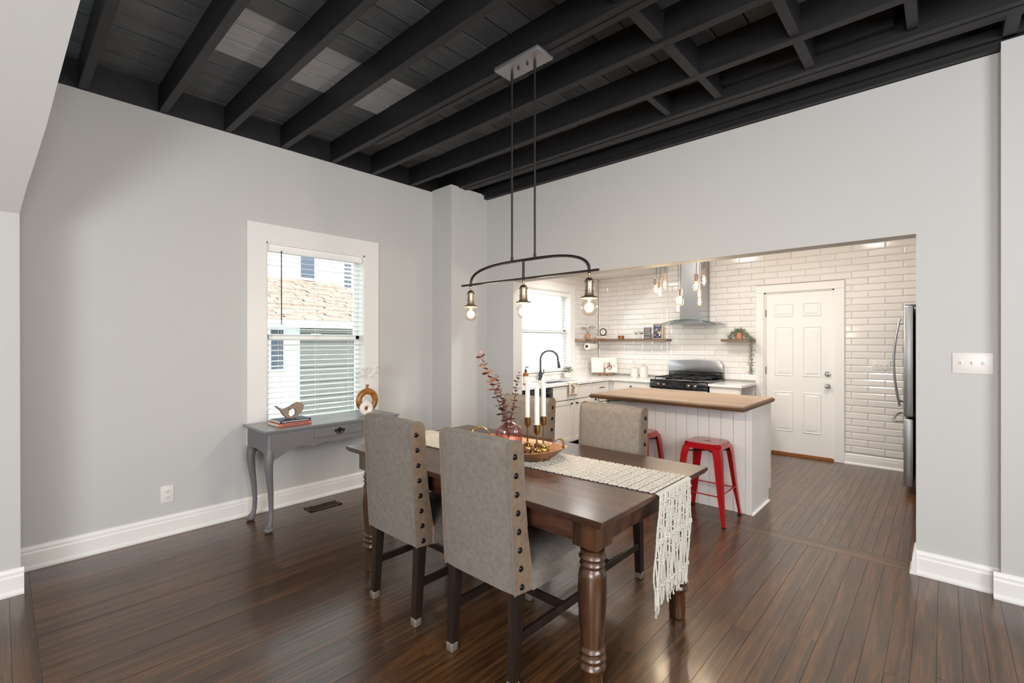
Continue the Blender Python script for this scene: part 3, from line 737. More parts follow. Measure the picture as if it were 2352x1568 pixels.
for (dx, dy, dz) in ((-.075, -.05, 0), (-.04, -.07, 0), (-.105, -.075, 0), (-.01, -.045, 0), (-.075, -.09, 0), (.02, -.085, 0), (.05, -.045, .0), (-.14, -.05, 0), (.08, -.02, 0), (-.015, .04, .0), (.02, .06, 0), (-.055, -.07, .026), (-.10, -.045, .02), (.035, -.06, .024), (-.03, .055, .02), (.10, -.05, 0), (-.045, -.03, 0)):
    o = part('walnut', me, None, (-1.66+dx, 2.0+dy, TZ+.041+dz)); tag(o, 'small brown walnut ball lying in the wooden tray', 'walnut', 'brown walnut balls in the wooden tray')
vz = thing('glass_vase', 'ribbed pink glass bottle vase holding three eucalyptus stems', 'vase', (-1.885, 2.03, TZ+.0225))
rib = lambda a, z: 1+.04*cos(a*26)*(1 if .015 < z < .14 else 0)
MB().lathe([(.04, 0), (.055, .003), (.070, .02), (.077, .045), (.078, .10), (.074, .118), (.060, .134), (.038, .146), (.023, .153), (.0195, .162), (.0195, .178), (.026, .188), (.023, .188), (.0165, .178), (.0165, .162), (.034, .142), (.056, .129), (.070, .114), (.0735, .09), (.0725, .045), (.06, .015), (.01, .008)], n=104, rib=rib).build('vase_body', 'pink_glass', vz)
# eucalyptus: paths in the view-facing diagonal
lm = {}
for nm in ('leaf_rust', 'leaf_plum'):
    vs = [(0, 0, 0)]; 
    for i in range(9):
        a = -pi/2+2*pi*i/9; vs.append((.5+.5*cos(a+pi/2), .5*sin(a+pi/2), .10*cos(2*a)))
    me = MB().add([(0, 0, 0), (.25, .42, .06), (.65, .5, .05), (1, .2, 0), (1, -.2, 0), (.65, -.5, .05), (.25, -.42, .06), (.5, 0, -.05)], [(0, 1, 7), (1, 2, 7), (2, 3, 7), (3, 4, 7), (4, 5, 7), (5, 6, 7), (6, 0, 7)]).mesh('leaf', ang=2); lm[nm] = mm(me, nm)
dirR = Vector((cos(YAW), sin(YAW), 0))
def euc(label, lean, back_, height, rust, sz):
    base = Vector((-1.885, 2.03, TZ+.08)); t = thing('eucalyptus_stem', label, 'stem', base, group='dried eucalyptus stems in the pink vase')
    fwd = Vector((sin(YAW), -cos(YAW), 0)); pth = []
    for i in range(22):
        u = i/21; pth.append(dirR*(lean*u**1.25)+fwd*(back_*u)+Vector((0, 0, height*u)))
    MB().tube(pth, [.0028*(1-.6*i/21) for i in range(22)], 6).build('stem', 'stem_brown', t)
    for i in range(6, 22):
        u = i/21; s_ = sz*(1.0-.35*u) if not rust else sz*(.8+.2*sin(pi*u))
        tg = (pth[i]-pth[i-1]).normalized(); a0 = i*1.5708+random.uniform(-.3, .3)
        for sgn in (0, pi):
            side = tg.orthogonal().normalized(); side.rotate(Matrix.Rotation(a0+sgn, 3, tg)); d = (side+tg*random.uniform(.1, .5)).normalized()
            q = d.to_track_quat('X', 'Z'); e = q.to_euler(); ss = s_*random.uniform(.8, 1.15)
            nm = 'leaf_rust' if (rust and u > .55) or random.random() < .2 else 'leaf_plum'
            part('leaf', lm[nm], t, pth[i], (e.x+random.uniform(-.6, .6), e.y, e.z), (ss, ss, ss))
euc('tallest dried eucalyptus stem with bright rust leaves leaning over the far chair', -.172, .0, .500, True, .038)
euc('middle dried eucalyptus stem with sparse plum leaves', -.075, .03, .375, False, .038)
euc('short upright dried eucalyptus stem nearest the candles', .062, .0, .385, False, .032)

# ---------------- pendant lamp over the table ----------------
PY, PZ = 2.11, 1.792
pl = thing('pendant_light', 'dark bronze arched linear pendant with three exposed globe bulbs over the table', 'lamp', (-1.84, PY, 3.08))
def pp(mb): mb.v = [(a+1.84, b-PY, c-3.08) for a, b, c in mb.v]; return mb
pp(BB(-2.02, -1.678, PY-.066, PY+.078, 3.066, 3.09, b=.003)).build('canopy', 'canopy_metal', pl)
for x in (-1.932, -1.752):
    pp(MB().tube([(x, PY, 1.90), (x, PY, 3.07)], .0062, 10).tube([(x, PY, 2.99), (x, PY, 3.05)], .0085, 10).tube([(x, PY, 1.90), (x, PY, 1.93)], .009, 10)).build('rod', 'dark_metal', pl)
for x in (-1.88, -1.81): pp(MB().ball((x, PY, 3.06), .008)).build('canopy_screw', 'dark_metal', pl)
ax, ah = .4615, .112; pth = []
for i in range(41):
    a = pi*i/40; c = cos(a); pth.append((-1.84-ax*abs(c)**.62*(1 if c > 0 else -1), PY, PZ+ah*sin(a)**.75))
pth = [(-1.84-ax, PY, PZ-.02)]+pth[1:-1]+[(-1.84+ax, PY, PZ-.02)]
pp(MB().tube(pth, .0085, 10)).build('arch', 'dark_metal', pl)
pp(MB().tube([(-2.375, PY-.012, PZ), (-1.312, PY-.012, PZ)], .0065, 10)).build('crossbar', 'dark_metal', pl)
pp(MB().tube([(-1.84, PY, PZ-.02), (-1.84, PY, PZ+ah)], .008, 10)).build('center_rod', 'dark_metal', pl)
sk = MB().lathe([(.004, .13), (.009, .128), (.009, .118), (.005, .114), (.005, .108), (.012, .104), (.019, .098), (.024, .088), (.029, .086), (.029, .082), (.0235, .08), (.0235, .045), (.026, .043), (.026, .038), (.0235, .036), (.025, .018), (.029, .008), (.044, .004), (.047, .0), (.044, -.004), (.02, -.002)], n=24).mesh('socket'); mm(sk, 'brushed')
bb = MB().lathe([(.012, .002), (.013, -.006)]+[(.044*sin(a), -.052+.044*cos(a)) for a in [.42+(pi-.43)*k/12 for k in range(13)]], n=28, cap=False).mesh('bulb'); mm(bb, 'bulb_glass')
fm = MB(); 
for k in range(5):
    a = 2*pi*k/5; fm.tube([(.008*cos(a), .008*sin(a), -.03), (.011*cos(a+.4), .011*sin(a+.4), -.075)], .0022, 5)
fmm = mm(fm.mesh('filament'), 'filament')
gl = mm(MB().lathe([(.004, -.008), (.006, -.03), (.003, -.034)], n=10).mesh('filament_stem'), 'filament_glow')
for i, x in enumerate((-1.84-ax, -1.84, -1.84+ax)):
    lz = 1.652-3.08
    so = part('socket', sk, pl, (x+1.84, 0, lz)); bo = part('bulb', bb, pl, (x+1.84, 0, lz)); part('filament', fmm, bo); part('filament_stem', gl, bo)
    light('pendant_bulb_light', 'POINT', (x, PY, 1.60), 12.5, (1, .86, .70), .03)

# ---------------- kitchen bulbs cluster ----------------
kc = thing('cluster_pendant', 'cluster pendant of eight bare bulbs on grey cords above the island', 'lamp', (-1.84, 4.5, HH))
MB().lathe([(.17, 0), (.17, -.02), (.165, -.024), (.001, -.025)], n=32).build('canopy', 'canopy_metal', kc)
def on_y(px, py, Y):
    d = Vector((-sin(YAW), cos(YAW), 0))+dirR*((px-1176)/1080.)-Vector((0, 0, (py-784)/1080.)); return Vector((0, 0, 1.42))+d*(Y/d.y)
ks = mm(MB().lathe([(.004, .098), (.006, .088), (.018, .082), (.019, .078), (.019, .02), (.016, .016)], n=18).mesh('socket'), 'copper')
kbm = mm(MB().lathe([(.012, .018), (.013, .008), (.022, -.012), (.029, -.034), (.029, -.046), (.022, -.064), (.01, -.074), (.001, -.076)], n=20, cap=False).mesh('bulb'), 'bulb_glass')
kf = MB()
for k in range(4):
    a = 2*pi*k/4; kf.tube([(.007*cos(a), .007*sin(a), .004), (.010*cos(a), .010*sin(a), -.05)], .003, 5)
kfm = mm(kf.mesh('filament'), 'filament')
for i, (px, py, Y) in enumerate(((1507, 658, 4.36), (1516, 666, 4.5), (1527, 648, 4.66), (1557, 702, 4.62), (1563, 684, 4.36), (1599, 650, 4.38), (1617, 638, 4.52), (1607, 686, 4.64))):
    p = on_y(px, py, Y); q = p-Vector((-1.84, 4.5, HH))
    a = 2*pi*i/8+2.2; tp = Vector((.13*cos(a), .13*sin(a), -.02)); mid = q.lerp(tp, .45)+Vector((.006, .008, 0))
    MB().tube([q+Vector((0, 0, .09)), q+Vector((.002, 0, .16)), Vector((q.x+.004, q.y, (q.z+tp.z)/2+.1)), tp], .0028, 6).build('cord', 'steel_dark', kc)
    so = part('socket', ks, kc, q); bo = part('bulb', kbm, kc, q); part('filament', kfm, bo)
for (x, y, z) in ((-2.08, 4.5, 1.9), (-1.88, 4.5, 1.8), (-1.66, 4.5, 1.9)): light('cluster_bulb_light', 'POINT', (x, y, z), 7, (1, .84, .64), .03)

# ---------------- console desk ----------------
DX0, DX1, DY0, DY1 = -4.10, -3.645, 1.308, 2.468
dk = thing('console_desk', 'grey painted console desk with cabriole legs and one drawer under the window', 'desk', (-3.87, 1.888, 0))
def dl(mb): mb.v = [(a+3.87, b-1.888, c) for a, b, c in mb.v]; return mb
dl(MB().bbox(DX0, DX1, DY0, DY1, .748, .762, b=.004).bbox(DX0+.01, DX1-.012, DY0+.012, DY1-.012, .735, .749, b=.004)).build('desktop', 'desk_top', dk, smooth=False)
def scallop(L_):
    out = []; n = 60
    for i in range(n+1):
        u = i/n; v = min(u, 1-u)*L_
        if v < .10: z = .53+.04*(v/.10)**1.5
        elif v < .2: z = .57+.035*sin((v-.10)/.10*pi/2)
        else: z = .605+.010*cos((v-.2)*26)
        out.append((u, z))
    return out
fy0, fy1 = DY0+.05, DY1-.05
sc_ = scallop(fy1-fy0)
dl(MB().prism([(fy0+(fy1-fy0)*u, z) for u, z in sc_]+[(fy1, .738), (fy0, .738)], 'x', DX1-.045, DX1-.027)).build('front_apron', 'desk_grey', dk, smooth=False)
for yy in (DY0+.028, DY1-.046):
    dl(MB().prism([(DX0+.03+.37*i/20, .55+.05*sin(pi*i/20)**.5) for i in range(21)]+[(DX0+.40, .738), (DX0+.03, .738)], 'y', yy, yy+.018)).build('side_apron', 'desk_grey', dk, smooth=False)
dl(B(DX0+.02, DX0+.038, DY0+.04, DY1-.04, .58, .738)).build('rear_apron', 'desk_grey', dk, smooth=False)
dw = dl(BB(DX1-.032, DX1-.018, 1.69, 2.105, .652, .726, b=.004)).build('drawer', 'desk_grey', dk, smooth=False)
hb = MB().prism([(1.898+a, .690+b) for a, b in ((-.05, .004), (-.036, .014), (-.022, .010), (-.01, .022), (0, .026), (.01, .022), (.022, .010), (.036, .014), (.05, .004), (.036, -.008), (.018, -.006), (.008, -.016), (0, -.02), (-.008, -.016), (-.018, -.006), (-.036, -.008))], 'x', DX1-.018, DX1-.015)
dl(hb.tube([(DX1-.012+.006*sin(pi*i/12), 1.898-.034*cos(pi*i/12), .688-.022*sin(pi*i/12)) for i in range(13)], .0028, 6)).build('drawer_pull', 'black_iron', dw)
def cab_leg(x, y, sx, sy):
    # posts with knee, S-curve down to a pad foot
    path = [(0, 0, .735), (0, 0, .62), (.012, .012, .56), (.018, .018, .50), (.008, .008, .40), (-.006, -.006, .28), (-.012, -.012, .16), (-.008, -.008, .08), (.004, .004, .045), (.014, .014, .028)]
    rs = [.031, .032, .034, .031, .025, .020, .0165, .016, .02, .026]
    mb = MB().tube([(x+sx*a, y+sy*b, z) for a, b, z in path], rs, 14)
    mb.lathe([(.016, 0), (.024, .004), (.033, .014), (.034, .022), (.026, .034), (.012, .042)], (x+sx*.016, y+sy*.016, 0), 18)
    # knee bracket
    mb.prism([(y-sy*.0, .60), (y-sy*.02, .54), (y-sy*.06, .585), (y-sy*.085, .61), (y-sy*.085, .63), (y, .63)], 'x', x+sx*.008-.009, x+sx*.008+.009)
    dl(mb).build('leg', 'desk_grey', dk)
cab_leg(DX1-.06, DY0+.062, 1, -1); cab_leg(DX1-.06, DY1-.062, 1, 1); cab_leg(DX0+.05, DY0+.062, -.3, -1); cab_leg(DX0+.05, DY1-.062, -.3, 1)

# books and bird
z0 = .763
def book(label, z, t_, w_, d, rz, cov, pos):
    b_ = thing('book', label, 'book', (pos[0], pos[1], z), rz, group='books on the console desk')
    MB().bbox(-d/2, d/2, -w_/2, w_/2, 0, .002, b=.0008, seg=1).bbox(-d/2, d/2, -w_/2, w_/2, t_-.002, t_, b=.0008, seg=1).bbox(d/2-.002, d/2, -w_/2, w_/2, 0, t_, b=.0008, seg=1).build('cover', cov, b_, smooth=False)
    B(-d/2+.004, d/2-.003, -w_/2+.004, w_/2-.004, .002, t_-.002).build('pages', 'paper', b_, smooth=False)
    if True:
        x = -w_*.42
        tx = MB()
        while x < w_*.40:
            l = random.uniform(.006, .016); tx.box(d/2, d/2+.0004, x, min(x+l, w_*.42), t_*.35, t_*.65); x += l+.004
        tx.build('spine_lettering', 'paper' if cov != 'book_coral' else 'book_navy', b_, smooth=False)
book('coral spined book at the bottom under the navy book on the desk', z0, .021, .262, .20, R(3), 'book_coral', (-3.855, 1.575))
book('navy spined book on top of the coral book under the bird', z0+.0215, .019, .245, .19, R(1), 'book_navy', (-3.865, 1.585))
bz = z0+.042
bd = thing('bird_figurine', 'grey brown wooden bird figurine with a round hole standing on two books', 'figurine', (-3.86, 1.585, bz), R(2))
out = [(-.125, .108), (-.118, .112), (-.07, .078), (-.035, .083), (-.005, .098), (.03, .117), (.052, .123), (.075, .12), (.092, .105), (.096, .098), (.108, .093), (.097, .088), (.095, .07), (.082, .045), (.058, .018), (.035, .004), (.018, 0), (-.012, 0), (-.035, .006), (-.06, .03), (-.085, .07)]
hc, hr = (.008, .045), .031
bm = bmesh.new()
def ringpts(n, c, r): return [(c[0]+r*cos(2*pi*i/n), c[1]+r*sin(2*pi*i/n)) for i in range(n)]
def loops(th, o_, h_):
    a = [bm.verts.new((th, y, z)) for y, z in o_]; b = [bm.verts.new((th, y, z)) for y, z in h_]; return a, b
from mathutils.geometry import tessellate_polygon
hp = ringpts(20, hc, hr)
poly = [Vector((y, z, 0)) for y, z in out]; hole = [Vector((y, z, 0)) for y, z in reversed(hp)]
tris = tessellate_polygon([poly, hole]); allp = out+list(reversed(hp)); no = len(out); nh_ = len(hp)
vs = [(-.019, y, z) for y, z in allp]+[(.019, y, z) for y, z in allp]; m0 = len(allp)
fs = [tuple(t_) for t_ in tris]+[tuple(i+m0 for i in reversed(t_)) for t_ in tris]+[(i, (i+1) % no, (i+1) % no+m0, i+m0) for i in range(no)]+[(no+i, no+(i+1) % nh_, no+(i+1) % nh_+m0, no+i+m0) for i in range(nh_)]
o = MB().add(vs, fs).build('bird_body', 'bird_grey', bd, ang=.9)
mo = o.modifiers.new('bevel', 'BEVEL'); mo.width = .007; mo.segments = 3; mo.limit_method = 'ANGLE'; mo.angle_limit = .9

# ring vases and white flowers
v1 = thing('ring_vase', 'brown ring shaped vase with a neck, holding white flowers on the desk', 'vase', (-3.90, 2.287, z0), R(0))
MB().torus((0, 0, .118), .082, .029, 'x', 36, 14, sy=.85).build('ring_body', 'amber_vase', v1)
MB().lathe([(.014, .195), (.0125, .24), (.0165, .262), (.013, .262), (.01, .24)], n=18).build('neck', 'amber_vase', v1)
BB(-.026, .026, -.034, .034, 0, .014, b=.005).build('foot', 'amber_vase', v1)
v2 = thing('ring_vase', 'small cream ring shaped vase in front of the brown ring vase', 'vase', (-3.79, 2.215, z0), R(0))
MB().torus((0, 0, .062), .041, .024, 'x', 32, 12, sy=.9).build('ring_body', 'ceramic', v2)
MB().lathe([(.014, .1), (.012, .125), (.016, .136), (.012, .136), (.009, .12)], n=16).build('neck', 'ceramic', v2)
BB(-.02, .02, -.02, .02, 0, .01, b=.004).build('foot', 'ceramic', v2)
fw = thing('flower_spray', 'white dried flower spray rising from the brown ring vase', 'flowers', (-3.90, 2.287, z0+.2), 0)
for (dy, h_, dx, r_) in ((-.05, .14, .02, .024), (-.02, .20, 0, .027), (.03, .19, -.01, .024), (.06, .155, .02, .03), (.085, .205, 0, .03), (.02, .125, .02, .024), (-.045, .19, -.02, .02)):
    s_ = MB().tube([(0, 0, -.03), (dx*.3, dy*.25, h_*.4), (dx, dy, h_)], .0016, 5).build('stem', 'flower_white', fw)
    mb = MB()
    for k in range(9):
        a = k*2.4; ph = .3+1.2*k/9; c = Vector((cos(a)*cos(ph), sin(a)*cos(ph), sin(ph)*.9)); sd_ = c.orthogonal().normalized()*r_*.7; tp = c*r_*1.3
        up = c.cross(sd_).normalized()*r_*.5
        p0 = Vector((dx, dy, h_)); mb.add([p0, p0+tp*.6+sd_, p0+tp*1.15, p0+tp*.6-sd_, p0+tp*.5+up*.4], [(0, 1, 4), (1, 2, 4), (2, 3, 4), (3, 0, 4)])
    mb.build('blossom', 'flower_white', s_)

# floor registers
def register(label, x0, x1, y0, y1, n):
    t = thing('floor_register', label, 'vent', ((x0+x1)/2, (y0+y1)/2, 0)); a, b = (x1-x0)/2, (y1-y0)/2
    MB().bbox(-a, a, -b, -b+.022, .0008, .006, b=.002).bbox(-a, a, b-.022, b, .0008, .006, b=.002).bbox(-a, -a+.022, -b, b, .0008, .006, b=.002).bbox(a-.022, a, -b, b, .0008, .006, b=.002).build('frame', 'vent_brown', t, smooth=False)
    B(-a+.02, a-.02, -b+.02, b-.02, .0007, .0014).build('grille_back', 'vent_dark', t, smooth=False)
    L_ = 2*(b if b > a else a)-.05
    for i in range(n):
        u = -L_/2+L_*(i+.5)/n
        if b > a: B(-a+.02, a-.02, u-.0022, u+.0022, .0015, .005).build('louver', 'vent_brown', t, smooth=False)
        else: B(u-.0022, u+.0022, -b+.02, b-.02, .0015, .005).build('louver', 'vent_brown', t, smooth=False)
register('brown metal floor register near the baseboard beside the desk', -4.005, -3.868, 1.75, 2.03, 18)
register('dark floor register at the foot of the island by the red stool', -1.86, -1.60, 3.98, 4.09, 14)

# outlets and switches
def plate(name, label, c, w_, h, axis, kind, gangs=1):
    rz = 0 if axis == 'y' else pi/2
    t = thing(name, label, 'outlet' if kind == 'outlet' else 'switch', c, rz)
    BB(-w_/2, w_/2, -.006, 0, -h/2, h/2, b=.0025).build('cover_plate', 'plastic_white', t)
    for g in range(gangs):
        x = (g-(gangs-1)/2)*.046
        if kind == 'outlet':
            for dz in (-.02, .02):
                r_ = MB().bbox(x-.0165, x+.0165, -.009, -.004, dz-.014, dz+.014, b=.004).build('receptacle', 'plastic_white', t)
                MB().box(x-.007, x-.005, -.0094, -.009, dz-.003, dz+.007).box(x+.005, x+.007, -.0094, -.009, dz-.003, dz+.007).disc((x, -.0094, dz-.008), .002, 'y', .0005, 8).build('slots', 'slot_dark', r_, smooth=False)
        else:
            B(x-.005, x+.005, -.0065, -.0055, -.012, .012).build('toggle_slot', 'slot_dark', t, smooth=False) if False else None
            MB().bbox(x-.0045, x+.0045, -.018, -.004, -.002, .010, b=.002).build('toggle', 'plastic_white', t)
            MB().bbox(x-.0065, x+.0065, -.0075, -.004, -.0125, .0125, b=.001).build('toggle_frame', 'plastic_white', t)
            for dz in (-.03, .03): MB().disc((x, -.006, dz), .0028, 'y', -.0012, 8).build('screw', 'plastic_white', t)
plate('wall_outlet', 'white duplex outlet low on the long wall beside the baseboard', (XL, .836, .301), .08, .122, 'x', 'outlet')
plate('switch_plate', 'white three gang switch plate on the wall beside the kitchen opening', (.127, YO, 1.294), .17, .12, 'y', 'switch', 3)
plate('switch_plate', 'white switch plate on the tiled wall beside the fridge handle', (-.506, YB-.008, 1.155), .165, .116, 'y', 'switch', 3)
plate('wall_outlet', 'white outlet on the tiles above the two canisters', (-3.53, YB-.008, 1.122), .072, .118, 'y', 'outlet')
plate('wall_outlet', 'white outlet on the tiles between the sink window and corner', (XK+.008, 6.12, 1.15), .075, .118, 'x', 'outlet')

# ---------------- island ----------------
isl = thing('kitchen_island', 'white panelled kitchen island with a thick butcher block top', 'island', (-1.82, 4.43, 0))
def il(mb): mb.v = [(a+1.82, b-4.43, c) for a, b, c in mb.v]; return mb
ix0, ix1, iy0, iy1, it = -2.505, -1.15, 4.15, 4.72, .915
il(B(ix0+.012, ix1-.012, iy0+.012, iy1-.05, .0, it-.04)).build('carcass', 'island_paint', isl, smooth=False)
il(B(ix0+.012, ix1-.012, iy1-.06, iy1, .1, it-.04)).build('carcass_rear', 'island_paint', isl, smooth=False)
bw = .0985; x = ix1-.045; k = 0
while x > ix0+.03:
    xa = max(x-bw, ix0+.02); il(BB(xa+.0012, x-.0012, iy0, iy0+.013, .0, it-.04, b=.0025, seg=1)).build('panel_board', 'island_paint', isl, smooth=False); x -= bw
il(BB(ix1-.045, ix1+.004, iy0-.004, iy0+.02, 0, it-.04, b=.002)).build('corner_board', 'island_paint', isl, smooth=False)
il(BB(ix0-.004, ix0+.02, iy0-.004, iy0+.03, 0, it-.04, b=.002)).build('corner_board', 'island_paint', isl, smooth=False)
il(MB().bbox(ix1-.013, ix1+.002, iy0, iy1-.065, .0, it-.04, b=.002)).build('end_panel', 'island_paint', isl, smooth=False)
il(MB().bbox(ix1-.013, ix1+.002, iy1-.065, iy1+.012, .1, it-.04, b=.002)).build('end_stile', 'island_paint', isl, smooth=False)
il(MB().prism([(iy0-.004, 0), (iy0-.004, .01), (iy1-.07, .01), (iy1-.07, 0)], 'x', ix1, ix1+.018)).build('shoe_molding', 'trim', isl, smooth=False)
tp_ = MB(); tx0, tx1, ty0, ty1 = -2.535, -1.122, 3.875, 4.76
il(BB(tx0+.012, tx1-.012, ty0+.012, ty1-.012, it-.012, it, b=.002)).build('top_surface', 'island_wood', isl, smooth=False)
il(MB().bbox(tx0, tx1, ty0, ty1, it-.034, it-.010, b=.006).bbox(tx0+.008, tx1-.008, ty0+.008, ty1-.008, it-.042, it-.032, b=.003)).build('top_edge', 'island_edge', isl, smooth=False)
il(MB().tube([(-2.46, 3.93, it-.045), (-2.46, 3.93, it-.075), (-2.44, 3.96, it-.08)], .004, 6).tube([(-2.42, 3.93, it-.07), (-2.30, 4.13, it-.07)], .004, 6)).build('support_bracket', 'black_iron', isl)

# ---------------- red stools ----------------
def stool(label, x, y):
    t = thing('bar_stool', label, 'stool', (x, y, 0), group='red metal stools at the island')
    S, H = .145, .612
    bm = bmesh.new(); bmesh.ops.create_cube(bm, size=1)
    for v in bm.verts: v.co = Vector((v.co.x*2*S, v.co.y*2*S, H-.022+v.co.z*.044))
    bmesh.ops.bevel(bm, geom=[e for e in bm.edges if abs(e.verts[0].co.z-e.verts[1].co.z) > .01], offset=.035, segments=4, affect='EDGES')
    bmesh.ops.bevel(bm, geom=[e for e in bm.edges if all(v.co.z > H-.001 for v in e.verts)], offset=.008, segments=3, affect='EDGES')
    st = MB().frombm(bm).build('seat', 'red_metal', t)
    MB().prism([(.03*cos(a)+0, .0105*sin(a)) for a in [2*pi*i/16 for i in range(16)]], 'z', H+.0002, H+.0008).build('handle_slot', 'black_iron', st, smooth=False)
    MB().prism([(-S+.02, -S+.02), (S-.02, -S+.02), (S-.02, S-.02), (-S+.02, S-.02)], 'z', H+.0001, H+.0004).build('seat_pan', 'red_metal', st, smooth=False)
    for sx in (-1, 1):
        for sy in (-1, 1):
            # folded sheet leg: L section that tapers and splays
            vs = []
            for z, o_, w_ in ((H-.03, S-.001, .062), (H-.10, S+.012, .056), (.22, S+.036, .04), (.055, S+.052, .026), (.0, S+.058, .024)):
                c = Vector((sx*o_, sy*o_, z))
                for a, b in ((0, w_), (0, 0), (w_, 0), (w_, .004), (.006, .006), (.004, w_)):
                    vs.append(c-Vector((sx*a, sy*b, 0)))
            n = 6; fs = [(k*n+i, k*n+(i+1) % n, (k+1)*n+(i+1) % n, (k+1)*n+i) for k in range(4) for i in range(n)]+[tuple(range(n)), tuple(4*n+i for i in range(n))]
            lg = MB().add(vs, fs).build('leg', 'red_metal', t, smooth=False)
            BB(sx*(S+.045)-.014, sx*(S+.045)+.014, sy*(S+.045)-.014, sy*(S+.045)+.014, .0, .012, b=.003).build('rubber_foot', 'rubber', lg)
    q, z = S+.028, .225
    for a, b in (((-q, -q), (q, -q)), ((q, -q), (q, q)), ((q, q), (-q, q)), ((-q, q), (-q, -q))):
        zz = z if a[1] == b[1] else z+.02
        MB().tube([(a[0], a[1], zz), (b[0], b[1], zz)], .008, 8, squash=.6).build('footrest_bar', 'red_metal', t)
    for a, b in (((-S, -S), (S, S)), ((S, -S), (-S, S))): MB().tube([(a[0]*.95, a[1]*.95, H-.075), (b[0]*.95, b[1]*.95, H-.075)], .006, 6).build('brace', 'black_iron', t)
    return t
stool('red metal bar stool with scuffed legs standing in the open at the island front', -1.415, 3.905)
stool('red metal bar stool mostly hidden behind the tan far chair', -2.045, 3.93)

# ---------------- kitchen cabinets ----------------
CZ = .886
def cab_door(mb, lo, hi, z0, z1, place, rail=.055, slab=False):
    """shaker front: place maps (u, depth, z) to world"""
    def bx(u0, u1, d0, d1, a, b):
        p, q = place(u0, d0, a), place(u1, d1, b)
        mb.bbox(min(p[0], q[0]), max(p[0], q[0]), min(p[1], q[1]), max(p[1], q[1]), a, b, b=.0015, seg=1)
    if slab: bx(lo, hi, 0, .018, z0, z1); return mb
    bx(lo, hi, 0, .010, z0, z1)
    bx(lo, lo+rail, .010, .018, z0, z1); bx(hi-rail, hi, .010, .018, z0, z1); bx(lo+rail, hi-rail, .010, .018, z0, z0+rail); bx(lo+rail, hi-rail, .010, .018, z1-rail, z1)
    return mb
FX, FY = -3.60, 6.07
pX = lambda u, d, z: (FX+d, u); pY = lambda u, d, z: (u, FY-d)
def cabinet(label, o, body, fronts):
    t = thing('base_cabinet', label, 'cabinet', (o[0], o[1], 0))
    def lo(mb): mb.v = [(a-o[0], b-o[1], c) for a, b, c in mb.v]; return mb
    bx = body; lo(MB().box(bx[0], bx[1], bx[2], bx[2]+.018, bx[4], bx[5]).box(bx[0], bx[1], bx[3]-.018, bx[3], bx[4], bx[5]).box(bx[0], bx[1], bx[2], bx[3], bx[4], bx[4]+.018).box(bx[0], bx[0]+.012, bx[2], bx[3], bx[4], bx[5])).build('carcass', 'cab_white', t, smooth=False)
    for nm, a, b, z0, z1, pl_, slab, hw in fronts:
        f = lo(cab_door(MB(), a, b, z0, z1, pl_, slab=slab)).build(nm, 'cab_white', t, smooth=False)
        for kind, u, z in hw:
            p = pl_(u, .018, z); d = Vector((1, 0, 0)) if pl_ is pX else Vector((0, -1, 0)); p = Vector((p[0], p[1], z))
            if kind == 'knob':
                mb = MB().tube([p, p+d*.015], .005, 8).ball(p+d*.022, .014, 10, 8, .9); lo(mb).build('knob', 'black_iron', f)
            else:
                s_ = Vector((0, 1, 0)) if pl_ is pX else Vector((1, 0, 0))
                mb = MB().tube([p-s_*.045, p-s_*.045+d*.025, p+s_*.045+d*.025, p+s_*.045], .005, 8); lo(mb).build('drawer_pull', 'black_iron', f)
    return t
cabinet('white shaker sink cabinet with two knobbed doors under the kitchen window', (-3.9, 5.11), (XK+.005, FX, 4.66, 5.552, .10, CZ-.03),
        [('false_front', 4.668, 5.545, .665, .842, pX, True, []), ('door', 4.668, 5.104, .115, .655, pX, False, [('knob', 5.045, .612)]), ('door', 5.110, 5.545, .115, .655, pX, False, [('knob', 5.165, .612)])])
cabinet('white cabinet with a pull drawer and door in the counter corner', (-3.9, 5.8), (XK+.005, FX, 5.553, FY-.001, .10, CZ-.03),
        [('drawer', 5.56, 6.0, .665, .842, pX, True, [('pull', 5.795, .77)]), ('door', 5.56, 6.0, .115, .655, pX, False, [('knob', 5.62, .615)])])
cabinet('white drawer cabinet between the counter corner and the range', (-3.3, 6.35), (XK+.005, -2.955, FY, YB-.008, .10, CZ-.03),
        [('drawer', -3.53, -2.965, .665, .842, pY, True, [('knob', -3.25, .785)]), ('door', -3.53, -2.965, .115, .655, pY, False, [])])
cabinet('narrow white drawer cabinet between the range and the white door', (-2.0, 6.35), (-2.175, -1.80, FY, YB-.008, .10, CZ-.03),
        [('drawer', -2.168, -1.81, .665, .842, pY, True, []), ('door', -2.168, -1.81, .115, .655, pY, False, [])])
dwh = thing('dishwasher', 'black fronted dishwasher built in under the left counter', 'dishwasher', (-3.9, 4.35, 0))
def dd(mb): mb.v = [(a+3.9, b-4.35, c) for a, b, c in mb.v]; return mb
dd(B(XK+.01, FX, 4.065, 4.655, .02, CZ-.04)).build('tub', 'black_gloss', dwh, smooth=False)
dd(BB(FX, FX+.03, 4.07, 4.650, .12, .69, b=.004)).build('door', 'steel_dark', dwh)
cp = dd(BB(FX, FX+.034, 4.07, 4.650, .70, .84, b=.006)).build('control_panel', 'black_gloss', dwh)
kd = MB().tube([(FX+.034, 4.585, .765), (FX+.05, 4.585, .765)], .026, 20); dd(kd).build('dial', 'steel_dark', cp)
